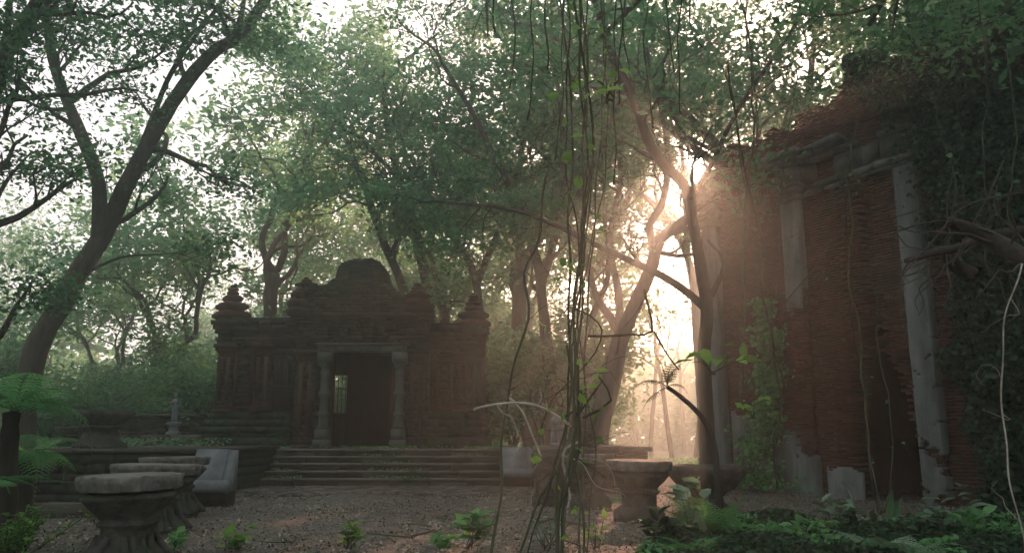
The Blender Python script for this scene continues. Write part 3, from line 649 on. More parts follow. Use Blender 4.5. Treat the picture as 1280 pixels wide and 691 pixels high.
# small standing statue on a pillar
def statue():
    Y = 27.6; c = at(218, 527, Y); z0 = c[2]; t = thing('stone_statue', (c[0], Y, TZ + .4), 'small grey standing stone figure on a pedestal before the low garden wall', 'statue')
    b = MB(); b.lathe([(.24, TZ + .42), (.24, TZ + .5), (.16, TZ + .56), (.14, z0 - .16), (.2, z0 - .1), (.26, z0 - .04), (.2, z0)], (c[0], Y, 0), 20, noise=.01); b.build('pedestal', M['slab'], t)
    x = c[0]; b = MB(); h = .92
    body = [(.055, 0), (.06, .04), (.05, .1), (.062, .22), (.055, .27), (.08, .36), (.105, .46), (.11, .5), (.075, .6), (.1, .7), (.125, .77), (.1, .815), (.035, .84), (.03, .86)]
    for s_ in (-1, 1):
        P = [(x + s_ * .05, Y - .02, z0 + .01), (x + s_ * .055, Y - .01, z0 + .22 * h), (x + s_ * .05, Y, z0 + .46 * h)]; b.tube(spline(P, .04), np.linspace(.04, .07, len(spline(P, .04))), 10)
        b.lathe([(.045, 0), (.04, .03), (.02, .04)], (x + s_ * .05, Y - .05, z0), 10)
        P = [(x + s_ * .12, Y, z0 + .76 * h), (x + s_ * .15, Y - .01, z0 + .6 * h), (x + s_ * .09, Y - .09, z0 + .53 * h)]; b.tube(spline(P, .04), np.linspace(.038, .025, len(spline(P, .04))), 8)
    P = [(x, Y, z0 + v * h) for v in (.42, .5, .58, .66, .74, .8, .83, .87)]; b.tube(P, [.09, .105, .08, .09, .12, .1, .04, .035], 14)
    a = np.linspace(0, math.pi, 9); b.lathe([(max(.002, .062 * math.sin(q)), (.93 - .075 * math.cos(q)) * h) for q in a], (x, Y, z0), 14)
    b.lathe([(.045, .98 * h), (.05, 1.0 * h), (.03, 1.05 * h), (.01, 1.07 * h)], (x, Y, z0), 12); b.build('figure', M['slab'], t, smooth=True)
statue()
def lion():
    Y = 20.9; c = at(698, 558, Y); x = c[0]; z0 = 1.1; t = thing('guardian_statue', (x, Y, z0), 'blue-grey seated stone guardian figure on the brick platform left of the planter', 'statue')
    b = MB(); b.box(x - .2, x + .2, Y - .16, Y + .25, z0, z0 + .1, .01, .5)
    P = [(x + .08, Y + .08, z0 + .1), (x + .05, Y + .05, z0 + .25), (x - .01, Y, z0 + .42), (x - .04, Y - .05, z0 + .56)]; S = spline(P, .04)
    b.tube(S, np.interp(np.linspace(0, 1, len(S)), [0, .3, .7, 1], [.13, .16, .12, .08]), 14)
    b.lathe([(.02, .52), (.085, .56), (.11, .64), (.1, .71), (.05, .77), (.02, .8)], (x - .06, Y - .07, z0), 14, noise=.01)
    for s_ in (-.08, .08):
        P = [(x - .05 + s_, Y - .06, z0 + .42), (x - .09 + s_, Y - .12, z0 + .25), (x - .09 + s_, Y - .12, z0 + .1)]; b.tube(spline(P, .04), .04, 8)
        P = [(x + .08 + s_ * 1.4, Y + .1, z0 + .22), (x + s_ * 1.5, Y - .06, z0 + .2), (x - .02 + s_ * 1.5, Y - .1, z0 + .1)]; b.tube(spline(P, .04), [.07] * len(spline(P, .04)), 8)
    b.build('figure', M['slab'], t, smooth=True)
lion()

# ------------------------------------------------------------------ trees
DENS = 3.6
def unit(v): return v / (np.linalg.norm(v) + 1e-9)
def grow(wood, tips, rg, p, d, Ln, r, lvl, maxl, wander=.22, trop=.05, nch=4, spread=.8, flat=.3):
    n = max(4, int(Ln / (.35 if lvl < maxl else .22))); P = [p]; d = unit(d)
    for i in range(n):
        d = unit(d + rg.normal(size=3) * wander * (.7 if lvl == 0 else 1) + np.array([0, 0, trop])); P.append(P[-1] + d * Ln / n)
    P = np.array(P); rad = np.linspace(r, max(.006, r * .38), n + 1)
    wood.tube(P, rad, 9 if r > .12 else (6 if r > .04 else 4), cap=r > .04)
    if lvl == maxl:
        k0 = n // 4; tips.append(P[k0:]); return
    for c in range(nch):
        t = .35 + .65 * (c + rg.random()) / nch; i = min(n, int(t * n)); ax = unit(P[min(i, n)] - P[max(0, i - 1)])
        o = rg.normal(size=3); o = unit(o - ax * o.dot(ax)); nd = ax * math.cos(spread) + o * math.sin(spread) * rg.uniform(.7, 1.2); nd[2] = nd[2] * (1 - flat) + .06
        grow(wood, tips, rg, P[i], nd, Ln * rg.uniform(.45, .72), rad[i] * rg.uniform(.5, .7), lvl + 1, maxl, wander, trop, nch, spread, flat)
    tips.append(P[-2:])
def foliate(crown, tips, rg, per, size, spr=.35, asp=.5, flat=.55, up=.25, fz=.55, gap=False):
    per = int(per * DENS); size = size * 1.25
    for P in tips:
        m = len(P); k = per * max(1, m // 3)
        k = int(k * rg.uniform(.5, 1.5)); idx = rg.integers(0, m, k)
        Q = P[idx] + rg.normal(size=(k, 3)) * np.array([spr, spr, spr * fz])
        if gap:
            D = Q - np.array([0, 0, CH]); D /= np.linalg.norm(D, axis=1)[:, None]; Q = Q[(D @ np.array(SUN)) < math.cos(math.radians(rg.uniform(.9, 2.0)))]
            if not len(Q): continue
        crown.leaves(Q, size * rg.uniform(.7, 1.35), rg, up=up, asp=asp, flat=flat, tint=rg.uniform(.15, .85))
def rtree(name, seed, H, r, label, cat, group=None, lm='leaf_far', per=10, size=.2, loc=(0, 0, 0), maxl=3, forks=4, trunk_h=.4, lean=.12, nch=4, spr=.4, bl=.45, bark='bark', spread=.75, flat=.3):
    rg = np.random.default_rng(seed); wood, crown, tips = MB(), MB(), []
    th = H * trunk_h; d = unit(np.array([rg.normal() * lean, rg.normal() * lean, 1])); P = [np.array([0, 0, -.2])]; n = 10
    for i in range(n): d = unit(d + rg.normal(size=3) * .06); P.append(P[-1] + d * (th + .2) / n)
    P = np.array(P); rad = np.linspace(r * 1.15, r * .75, n + 1); rad[0] *= 1.35; wood.tube(P, rad, 12)
    for f in range(forks):
        a = 2 * math.pi * (f + rg.random() * .6) / forks; s_ = rg.uniform(.3, .75); i = n if f < 2 else rg.integers(n // 2, n + 1)
        nd = np.array([math.cos(a) * s_, math.sin(a) * s_, 1])
        grow(wood, tips, rg, P[i], nd, H * bl * rg.uniform(.8, 1.15), rad[i] * rg.uniform(.45, .65), 1, maxl, nch=nch, spread=spread, flat=flat)
    foliate(crown, tips, rg, per, size, spr)
    t = thing(name, (0, 0, 0), label, cat, group); wood.build('trunk', M[bark], t, smooth=True); crown.build('crown', M[lm], t); t.location = loc
    return t
def gtree(name, limbs, label, seed, lm='leaf', per=10, size=.15, maxl=3, bark='bark', group=None, spr=.35, nch=3, trop=.05):
    # limbs: dict(p=[(px,py,Y)...], r=(r0,r1), ch=(n, t0, L), end=L)
    rg = np.random.default_rng(seed); wood, crown, tips = MB(), MB(), []; base = None
    for L_ in limbs:
        C = np.array([at(*q) if len(q) == 3 else np.array(q[:3]) for q in L_['p']])
        if base is None: base = C[0].copy()
        S = spline(C, .3); w = n3(S, 1.3, seed)[:, None] * np.array([.05, .05, 0]); S = S + w * L_['r'][0] * 2
        rad = np.interp(np.linspace(0, 1, len(S)), [0, 1], L_['r'])
        if L_.get('root'): rad[0] *= 1.7; rad[1] *= 1.3
        rad = rad * (1 + .06 * n3(S, 2.1, seed + 3)); wood.tube(S, rad, 14 if L_['r'][0] > .1 else 8)
        if 'ch' in L_:
            k, t0, ln = L_['ch']
            for c in range(k):
                t = t0 + (1 - t0) * (c + rg.random()) / k; i = min(len(S) - 2, int(t * (len(S) - 1))); ax = unit(S[i + 1] - S[i])
                o = rg.normal(size=3); o = unit(o - ax * o.dot(ax)); nd = ax * .5 + o * .8; nd[2] = nd[2] * .7 + .15
                grow(wood, tips, rg, S[i], nd, ln * rg.uniform(.6, 1.2), min(rad[i] * .45, .09), 1, maxl, nch=nch, trop=trop)
        if L_.get('end'): grow(wood, tips, rg, S[-1], unit(S[-1] - S[-2]), L_['end'], rad[-1], 0 if maxl < 3 else 1, maxl, nch=nch, trop=trop)
    foliate(crown, tips, rg, per, size, spr, gap=True)
    t = thing(name, base, label, 'tree', group); wood.build('trunk', M[bark], t, smooth=True); crown.build('crown', M[lm], t)
    return t
# big leaning tree at the left
gtree('leaning_tree', [
    dict(p=[(22, 590, 21), (40, 455, 21), (85, 365, 21), (128, 292, 21), (168, 215, 20.5), (215, 130, 20), (262, 70, 19.5), (300, 42, 19), (338, -12, 18.5), (350, -60, 18)], r=(.34, .11), ch=(7, .45, 3.2), end=3, root=1),
    dict(p=[(122, 300, 21), (124, 232, 20.5), (100, 165, 20), (84, 128, 20), (66, 72, 19.5), (56, 0, 19), (50, -50, 18.5)], r=(.20, .08), ch=(6, .3, 3), end=3),
    dict(p=[(84, 130, 20), (110, 110, 19.7), (136, 92, 19.4)], r=(.10, .06), end=2),
    dict(p=[(160, 230, 20.5), (190, 150, 20), (215, 90, 19.5), (255, 30, 19), (290, -10, 18.5)], r=(.10, .04), ch=(3, .4, 2), end=2),
    dict(p=[(100, 345, 21), (150, 322, 20.6), (200, 318, 20.2)], r=(.05, .02), end=1.5),
    dict(p=[(290, 50, 19.1), (302, 20, 19), (306, -10, 18.8)], r=(.09, .05), end=2)],
    'thick leaning tree with forked limbs rising behind the tree fern at left', 11, per=12, size=.125)
gtree('edge_tree', [dict(p=[(-60, 600, 16), (-40, 480, 16), (-30, 400, 16), (-18, 250, 15.5), (-5, 110, 15), (20, 45, 14.6), (45, 0, 14)], r=(.3, .1), ch=(7, .5, 2.6), end=2.2, root=1),
    dict(p=[(-5, 110, 15), (10, 30, 14.5), (12, -20, 14)], r=(.1, .05), ch=(3, .3, 2), end=2), dict(p=[(-30, 330, 16), (0, 240, 16.5), (30, 200, 17)], r=(.07, .03), end=2),
    dict(p=[(-34, 440, 16), (0, 420, 15.6), (16, 390, 15.3)], r=(.09, .04), end=.8)],
    'tree cut off by the left edge whose dark limbs enter at the top corner', 12, per=11, size=.11)
# forked tree in the bright gap
gtree('forked_tree', [
    dict(p=[(742, 575, 27), (752, 520, 27), (768, 462, 27), (776, 425, 27), (798, 370, 26.6), (816, 330, 26.3), (824, 300, 26), (860, 272, 25.6), (905, 215, 25)], r=(.40, .10), ch=(5, .55, 3), end=3, root=1),
    dict(p=[(818, 318, 26.2), (812, 280, 26), (826, 258, 26), (836, 200, 25.5), (825, 130, 25)], r=(.15, .07), ch=(4, .3, 3), end=3),
    dict(p=[(777, 425, 27), (764, 398, 27.3), (746, 372, 27.6), (735, 330, 28), (720, 260, 28)], r=(.15, .07), ch=(4, .4, 3), end=3),
    dict(p=[(776, 425, 27), (772, 360, 27.4), (762, 300, 27.6), (776, 220, 27.6), (770, 150, 27)], r=(.15, .07), ch=(4, .4, 3), end=3),
    dict(p=[(750, 500, 27), (737, 470, 27.4), (728, 440, 27.8), (742, 390, 28), (760, 345, 28.2), (756, 270, 28)], r=(.15, .07), ch=(4, .5, 3), end=2.5)],
    'forked tree with several curved stems standing in the bright misty gap', 13, per=4.2, size=.16)
gtree('dark_tree', [
    dict(p=[(886, 610, 20.9), (883, 520, 20.9), (880, 440, 20.8), (884, 390, 20.7), (876, 335, 20.6), (867, 285, 20.4), (858, 236, 20), (838, 214, 19.6), (814, 184, 19.2), (790, 120, 18.6), (760, 60, 18)], r=(.20, .10), ch=(6, .5, 3), end=3, root=1),
    dict(p=[(862, 250, 20), (888, 208, 19.6), (908, 165, 19.2), (940, 110, 18.6), (990, 40, 18)], r=(.07, .045), ch=(5, .55, 3), end=3),
    dict(p=[(889, 392, 20.7), (860, 366, 20.9), (828, 345, 21.2), (775, 320, 21.6), (738, 303, 22), (690, 280, 22.4), (640, 262, 22.6), (545, 252, 23)], r=(.11, .04), ch=(5, .6, 2.2), end=1.5),
    dict(p=[(889, 370, 20.7), (905, 330, 20.6), (885, 300, 20.8)], r=(.08, .04))],
    'dark slender tree against the left end of the brick ruin with a long slanting limb', 14, bark='bark_dark', per=9, size=.15)
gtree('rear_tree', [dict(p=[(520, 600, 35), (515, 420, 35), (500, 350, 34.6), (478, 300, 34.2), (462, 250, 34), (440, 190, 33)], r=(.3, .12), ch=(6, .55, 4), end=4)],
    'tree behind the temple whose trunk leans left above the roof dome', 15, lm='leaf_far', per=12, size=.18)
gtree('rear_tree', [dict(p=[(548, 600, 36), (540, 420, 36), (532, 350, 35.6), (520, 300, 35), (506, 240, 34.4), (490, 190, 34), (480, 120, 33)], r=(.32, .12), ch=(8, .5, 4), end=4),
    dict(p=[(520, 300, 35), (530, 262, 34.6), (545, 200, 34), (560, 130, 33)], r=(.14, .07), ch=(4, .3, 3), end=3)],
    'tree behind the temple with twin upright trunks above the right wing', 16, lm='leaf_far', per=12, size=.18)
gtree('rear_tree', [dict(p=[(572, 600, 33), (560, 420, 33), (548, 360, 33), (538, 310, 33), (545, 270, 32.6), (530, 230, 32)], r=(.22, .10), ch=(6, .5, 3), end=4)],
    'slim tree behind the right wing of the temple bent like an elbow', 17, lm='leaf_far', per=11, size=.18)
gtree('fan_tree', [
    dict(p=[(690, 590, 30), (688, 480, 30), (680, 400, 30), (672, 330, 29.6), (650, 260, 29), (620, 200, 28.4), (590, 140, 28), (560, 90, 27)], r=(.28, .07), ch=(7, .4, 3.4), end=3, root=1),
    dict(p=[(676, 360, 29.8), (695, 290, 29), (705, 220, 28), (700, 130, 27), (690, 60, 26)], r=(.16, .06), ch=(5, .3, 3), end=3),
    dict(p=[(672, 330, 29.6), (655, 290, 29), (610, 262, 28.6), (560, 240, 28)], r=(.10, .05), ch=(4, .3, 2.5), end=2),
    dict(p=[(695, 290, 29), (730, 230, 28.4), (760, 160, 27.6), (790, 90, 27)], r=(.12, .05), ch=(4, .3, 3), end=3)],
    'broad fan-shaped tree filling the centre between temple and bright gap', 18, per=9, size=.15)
gtree('canopy_tree', [  # three high crowns added to keep low sun off the courtyard haze
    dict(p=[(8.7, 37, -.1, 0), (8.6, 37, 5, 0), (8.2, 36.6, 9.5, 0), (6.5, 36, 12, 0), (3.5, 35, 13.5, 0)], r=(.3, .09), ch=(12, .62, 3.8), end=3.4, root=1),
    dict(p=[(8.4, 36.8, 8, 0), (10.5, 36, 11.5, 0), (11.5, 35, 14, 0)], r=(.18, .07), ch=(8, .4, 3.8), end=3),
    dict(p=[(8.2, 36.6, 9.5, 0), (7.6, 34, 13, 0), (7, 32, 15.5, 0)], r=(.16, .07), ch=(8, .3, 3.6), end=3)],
    'high-crowned tree added behind the dark slender tree to block the sun', 81, lm='leaf_far', per=13, size=.18)
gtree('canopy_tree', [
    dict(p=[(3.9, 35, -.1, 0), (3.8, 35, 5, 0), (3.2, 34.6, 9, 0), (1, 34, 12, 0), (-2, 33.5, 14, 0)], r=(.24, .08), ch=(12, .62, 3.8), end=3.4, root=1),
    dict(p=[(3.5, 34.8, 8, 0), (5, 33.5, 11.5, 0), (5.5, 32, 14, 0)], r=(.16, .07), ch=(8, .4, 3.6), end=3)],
    'high-crowned tree added behind the forked tree to block the sun', 82, lm='leaf_far', per=10, size=.18)
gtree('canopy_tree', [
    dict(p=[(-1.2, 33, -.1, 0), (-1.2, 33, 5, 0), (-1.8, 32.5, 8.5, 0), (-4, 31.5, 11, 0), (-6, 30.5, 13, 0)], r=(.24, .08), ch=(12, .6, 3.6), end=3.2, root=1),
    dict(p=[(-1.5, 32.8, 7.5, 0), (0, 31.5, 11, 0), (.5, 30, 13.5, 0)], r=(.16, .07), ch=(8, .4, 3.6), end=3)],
    'high-crowned tree added close behind the right wing of the temple to block the sun', 83, lm='leaf_far', per=7, size=.18)
# forest: four kinds, copied
GF = 'forest trees beyond the temple'
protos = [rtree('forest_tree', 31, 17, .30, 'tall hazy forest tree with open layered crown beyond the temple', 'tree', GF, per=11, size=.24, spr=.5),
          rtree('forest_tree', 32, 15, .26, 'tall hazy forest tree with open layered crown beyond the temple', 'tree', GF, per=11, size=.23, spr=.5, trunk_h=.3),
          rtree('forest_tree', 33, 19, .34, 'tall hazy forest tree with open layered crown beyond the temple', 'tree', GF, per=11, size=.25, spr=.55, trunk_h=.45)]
GS = 'shrubs under the forest'
bushes = [rtree('shrub', 41, 5.5, .09, 'bushy hazy green shrub growing under the forest trees', 'shrub', GS, per=9, size=.17, maxl=3, trunk_h=.08, forks=7, bl=.5, spr=.35, nch=4, flat=.1),
          rtree('shrub', 42, 7.5, .11, 'bushy hazy green shrub growing under the forest trees', 'shrub', GS, per=9, size=.18, maxl=3, trunk_h=.1, forks=7, bl=.5, spr=.4, nch=4, flat=.1)]
used = set()
SEEN = {}
def where(o, x, y, words):
    if y < 1 or abs(x) / y > .72:
        o['label'] = words + ' added out of view around the courtyard for shade'; o['group'] = words + 's added out of view to shade the courtyard'; return
    px = 640 + x / y * 1020; place = None
    for lim, w in ((60, 'at the far left edge'), (190, 'behind the leaning tree'), (265, 'above the small standing figure'), (370, 'behind the left wing of the temple'),
                   (470, 'behind the roof dome of the temple'), (610, 'behind the right wing of the temple'), (700, 'just right of the temple'), (780, 'behind the hanging vine bundle'),
                   (880, 'in the bright gap'), (1100, 'behind the brick ruin'), (9999, 'beyond the far right of the ruin')):
        if px < lim: place = w; break
    key = (place, words); SEEN.setdefault(key, []).append(y); k = len(SEEN[key])
    depth = 'near' if y < 36 else ('middle-distance' if y < 50 else ('distant' if y < 66 else 'faintest'))
    o['label'] = '%s %s growing %s' % (depth, words, place)
    while o['label'] in USEDL: 
        k += 1; side = ['slightly left', 'slightly right', 'deeper in the mist', 'a step nearer', 'crowding its neighbour'][k % 5]; o['label'] = '%s %s growing %s, %s' % (depth, words, place, side)
        if k > 12: break
    USEDL.add(o['label'])
USEDL = set()
def put(lst, k, x, y, rz, s, z=0):
    o = lst[k]
    if (id(o)) in used: o = copy_tree(o, (x, y, z), rz, s)
    else: used.add(id(o)); o.location = (x, y, z); o.rotation_euler = (0, 0, rz); o.scale = (s, s, s)
    return o
spots = [(-27, 36), (-15, 37), (-9.5, 35), (-4, 43), (-22, 45), (-13, 50), (-2, 52), (-6, 46), (1.5, 46), (4.2, 55), (-1.5, 62), (1, 36.5), (-7, 58), (-18, 60), (19, 54), (24, 66), (20, 43), (-34, 40), (-37, 60), (3, 76), (-12, 74), (26, 50), (34, 66), (17, 31), (20, 24), (-23, 24), (24, 36), (-45, 52), (-28, 74), (28, 84), (-50, 80), (44, 60), (13, 9), (-15, 11), (1, -5), (-9, -7), (10, -7), (18, 1), (-18, 0), (-4, -14), (15, 20), (-17, 17)]  # those beside and behind the camera are added to shade the courtyard
for i, (x, y) in enumerate(spots): where(put(protos, i % 3, x, y, i * 2.1, R.uniform(.85, 1.15)), x, y, ['layered forest tree', 'low-forking forest tree', 'tall straight forest tree'][i % 3])
bs = [(-33, 30), (-38, 36), (-25, 29), (-22, 46), (-30, 45), (-15, 47), (-19, 54), (-9, 43), (-10, 54), (-27, 58), (-2, 45), (-12, 32), (-16.5, 31.5), (-14, 40), (-24, 33), (-21, 31), (-17.5, 34), (-13.5, 35.5), (-24, 36), (-28, 32), (-16, 41), (-3.5, 36), (-20, 39), (-31, 40), (-12, 42), (1.5, 33), (2.6, 37), (0, 38), (2.5, 43), (2.3, 30.5), (-1.5, 34.5), (17, 36), (18, 40), (24, 58), (-4, 48), (-24, 50), (-35, 48), (-1, 57), (20, 55), (26, 44), (-27, 27), (-20, 25), (-13, -4), (-9, -9), (-4, -10), (2, -9), (7, -10), (12, -5), (15, 2), (16, 8), (-15, 2), (-16, 8), (-1, -12), (5, -13), (-12, -12), (13, -12)]  # those around the camera are added to block low sky light
for i, (x, y) in enumerate(bs): where(put(bushes, i % 2, x, y, i * 1.7, R.uniform(.8, 1.15)), x, y, ['low green shrub', 'tall bushy shrub'][i % 2])
thin = rtree('slender_tree', 51, 13, .12, 'pale slender tree standing in the bright mist between gap and ruin', 'tree', 'slender trees in the bright gap', per=2.6, size=.2, trunk_h=.5, nch=3, forks=3, spr=.45)
for i, (px, Y, s) in enumerate([(838, 42, 1), (812, 50, 1.1), (866, 47, .9), (852, 60, 1.2), (795, 62, 1.1)]):
    p = at(px, 500, Y); put([thin], 0, p[0], Y, i * 1.3, s)['label'] = ['pale slender tree in the middle of the bright gap', 'pale slender tree left of centre in the bright gap', 'pale slender tree close beside the dark tree', 'faintest tall slender tree far back in the gap', 'faint slender tree beside the forked trunk'][i]
gtree('ruin_tree', [
    dict(p=[(9.3, 26, -.1, 0), (9.1, 26, 4, 0), (8.6, 26, 8, 0), (7, 26, 11, 0), (4.5, 25.5, 13, 0), (1.5, 25, 14.5, 0)], r=(.35, .09), ch=(12, .45, 3.6), end=3, root=1),
    dict(p=[(8.6, 26, 8, 0), (9.5, 25, 11, 0), (9.8, 24, 14, 0)], r=(.2, .08), ch=(8, .3, 3.4), end=3),
    dict(p=[(8, 26, 9.6, 0), (6, 27.5, 12, 0), (3.5, 29, 15, 0)], r=(.18, .07), ch=(8, .3, 3.4), end=3)],
    'tall leafy tree behind the ruin spreading over the bright gap', 71, per=9, size=.17)
gtree('ruin_tree', [
    dict(p=[(12.5, 20, -.1, 0), (12.3, 20, 5, 0), (11, 19, 10, 0), (9, 18, 13.5, 0), (6, 17, 15, 0)], r=(.35, .09), ch=(12, .4, 3.4), end=3, root=1),
    dict(p=[(12.3, 20, 6, 0), (13, 18, 10, 0), (12.5, 16, 12, 0)], r=(.2, .08), ch=(8, .3, 3.2), end=3)],
    'leafy tree whose crown overhangs the jagged top of the ruin', 72, per=12, size=.15)
# trees overhead, rooted out of frame
gtree('overhead_tree', [
    dict(p=[(9.5, 6.0, -.1, 0), (9.2, 6.2, 3, 0), (8.4, 7, 6, 0), (6.5, 9, 8.2, 0), (4, 11, 9.4, 0), (1, 12.5, 10, 0)], r=(.4, .12), ch=(10, .4, 3.2), end=3, root=1),
    dict(p=[(8.8, 6.6, 4.8, 0), (8, 9, 7, 0), (7.6, 12.5, 9.2, 0), (7.5, 15, 10.5, 0)], r=(.22, .08), ch=(8, .3, 3), end=3),
    dict(p=[(8.4, 7, 6, 0), (5.5, 6, 8.0, 0), (2, 6, 9.2, 0), (-1.5, 6.5, 9.8, 0)], r=(.2, .07), ch=(8, .3, 3), end=3)],
    'dark leafy boughs hanging over the courtyard from upper right', 61, per=18, size=.10, lm='leaf')
gtree('overhead_tree', [
    dict(p=[(-11, 6, -.1, 0), (-10.6, 6.3, 4, 0), (-9.5, 8, 7, 0), (-7, 10.5, 9.4, 0), (-3.5, 13, 10.8, 0), (0, 15, 11.5, 0)], r=(.4, .12), ch=(10, .4, 3.2), end=3, root=1),
    dict(p=[(-9.5, 8, 7, 0), (-9.5, 12, 10, 0), (-8, 16, 12, 0)], r=(.2, .07), ch=(6, .3, 3), end=3)],
    'leafy boughs reaching over the courtyard from the upper left', 62, per=8, size=.10, lm='leaf')

# ------------------------------------------------------------------ vines
def vine(name, pts, r, label, seed, mt='vine', twigs=6, leaf=0, lm='leaf_bright', cat='vine', group='hanging vines in front of the courtyard', lsize=.06, wob=.05, strands=1):
    rg = np.random.default_rng(seed); C = np.array([at(*q) for q in pts]); S0 = spline(C, .06); b = MB(); lv = MB()
    for k in range(strands):
        ph = rg.random() * 6; t = np.linspace(0, 1, len(S0)); Ln = len(S0) * .06
        S = S0 + np.stack([n3(S0, 2.0, seed + k * 3), n3(S0, 2.3, seed + k * 5 + 9), 0 * t], -1) * wob
        if strands > 1: S = S + np.stack([np.cos(t * Ln * 3.2 + ph), np.sin(t * Ln * 3.2 + ph), 0 * t], -1) * r * 1.8
        rr = r * (.75 + .5 * rg.random()) * (1 + .25 * n3(S, 9, k + seed)); b.tube(S, rr, 6, rg.uniform(.2, .9))
        for j in range(twigs):
            i = rg.integers(2, len(S) - 2); d = rg.normal(size=3); d[2] -= .3; P = [S[i]]
            for q in range(7): d = unit(d + rg.normal(size=3) * .45 + np.array([0, 0, -.08])); P.append(P[-1] + d * rg.uniform(.03, .08))
            b.tube(spline(P, .03), np.linspace(r * .4, r * .12, len(spline(P, .03))), 4, rg.random())
            if leaf: lv.leaves(np.array(P[2:])[rg.integers(0, 6, max(1, leaf // 2))] + rg.normal(size=(max(1, leaf // 2), 3)) * .02, lsize, rg, up=.3, asp=.7, fold=True)
    t = thing(name, S0[0], label, cat, group); b.build('stem', M[mt], t, smooth=True)
    if lv.v: lv.build('leaves', M[lm], t)
    return t
V = 'hanging_vine'
vine(V, [(712, -60, 4), (726, 60, 4), (735, 200, 4.1), (722, 330, 4.1), (714, 430, 4.1), (718, 540, 4.0), (705, 620, 3.9), (700, 760, 3.8)], .0052, 'twisted bundle of green-brown vines running the full height at centre', 1, strands=3, twigs=12, leaf=2)
vine(V, [(735, -60, 4.3), (738, 120, 4.3), (735, 300, 4.2), (722, 420, 4.2), (724, 560, 4.2), (732, 700, 4.1), (733, 760, 4)], .006, 'straight dark vine just right of the twisted bundle', 2, strands=1, twigs=12, leaf=1)
vine(V, [(690, 210, 4.6), (672, 300, 4.6), (655, 340, 4.6), (656, 400, 4.5), (640, 480, 4.5), (627, 560, 4.4), (618, 640, 4.3), (608, 740, 4.2)], .008, 'kinked vine hanging left of the bundle down to the gravel', 3, strands=1, twigs=6)
vine(V, [(745, -50, 4.8), (756, 60, 4.8), (750, 200, 4.8), (738, 300, 4.8), (728, 380, 4.8), (730, 470, 4.7), (735, 560, 4.6), (728, 640, 4.5), (728, 720, 4.4)], .005, 'thin vine that joins the centre bundle from upper right', 4, strands=2, twigs=8)
vine(V, [(700, -50, 4.5), (706, 90, 4.5), (712, 220, 4.5), (716, 330, 4.4), (712, 440, 4.4), (708, 520, 4.4), (690, 590, 4.3), (668, 640, 4.2), (640, 720, 4.1)], .0055, 'thin vine slanting down left from the foot of the bundle', 5, strands=2, twigs=7)
vine(V, [(712, 430, 4.2), (720, 530, 4.2), (708, 580, 4.1), (702, 640, 4.1), (695, 760, 4)], .006, 'short stout vine at the foot of the centre bundle', 6, strands=2, twigs=4)
vine(V, [(736, 420, 4.3), (760, 420, 4.3), (790, 418, 4.3), (816, 414, 4.3), (808, 370, 4.3), (806, 362, 4.3)], .006, 'wiry vine running sideways with an upturned end across the bright gap', 7, twigs=3, wob=.01)
vine(V, [(818, 414, 4.3), (832, 440, 4.25), (848, 462, 4.2)], .004, 'thin vine tip hanging toward the fern fronds', 8, twigs=1, wob=.01)
vine(V, [(716, 385, 4.3), (738, 395, 4.3), (752, 412, 4.3), (744, 440, 4.3), (720, 470, 4.3), (690, 500, 4.3), (676, 540, 4.3)], .005, 'looped thin vine crossing behind the bundle at mid height', 9, twigs=3, wob=.015)
vine('dead_vine', [(592, 512, 4.2), (604, 508, 4.2), (640, 503, 4.2), (672, 507, 4.2), (694, 518, 4.2), (716, 534, 4.2), (722, 550, 4.2)], .009, 'bleached arching dead vine stretching left from the bundle', 10, 'dead', twigs=3, wob=.01, group='bleached dead vines')
vine('dead_vine', [(636, 497, 4.2), (652, 515, 4.2), (664, 545, 4.2), (674, 570, 4.2), (672, 576, 4.2), (665, 578, 4.2)], .006, 'bleached dead vine with hooked tip dropping before the grey slab', 11, 'dead', twigs=1, wob=.008, group='bleached dead vines')
vine('dead_vine', [(722, 552, 4.1), (706, 560, 4.1), (702, 580, 4.1), (712, 620, 4.1), (700, 660, 4), (694, 740, 4)], .006, 'bleached dead vine curling down beside the bundle to the ground', 12, 'dead', twigs=2, wob=.01, group='bleached dead vines')
GT = 'vines dangling from the boughs at the top'
for i, (x, y1, Y) in enumerate([(612, 40, 6), (640, 110, 6.5), (668, 150, 6), (686, 90, 5.5), (700, 200, 6), (760, 230, 5.5), (772, 130, 6), (790, 90, 6.2), (812, 160, 6.5), (830, 90, 6), (850, 140, 6.6), (864, 60, 6)]):
    vine(V, [(x, -50, Y), (x + R.uniform(-8, 8), y1 * .5, Y), (x + R.uniform(-12, 12), y1, Y)], .007, 'thin vine dangling from the top, %s' % ['just right of the temple side, leftmost of all', 'second from the left', 'third from the left', 'short one left of the bundle', 'long one touching the bundle', 'longest one right of the bundle', 'right of the long one', 'short one over the forked tree', 'left of the sun', 'short one left of the sun', 'right above the sun', 'rightmost and shortest'][i], 20 + i, twigs=5, leaf=2, lm='leaf', group=GT, wob=.06)
GR = 'vines hanging before the brick ruin'
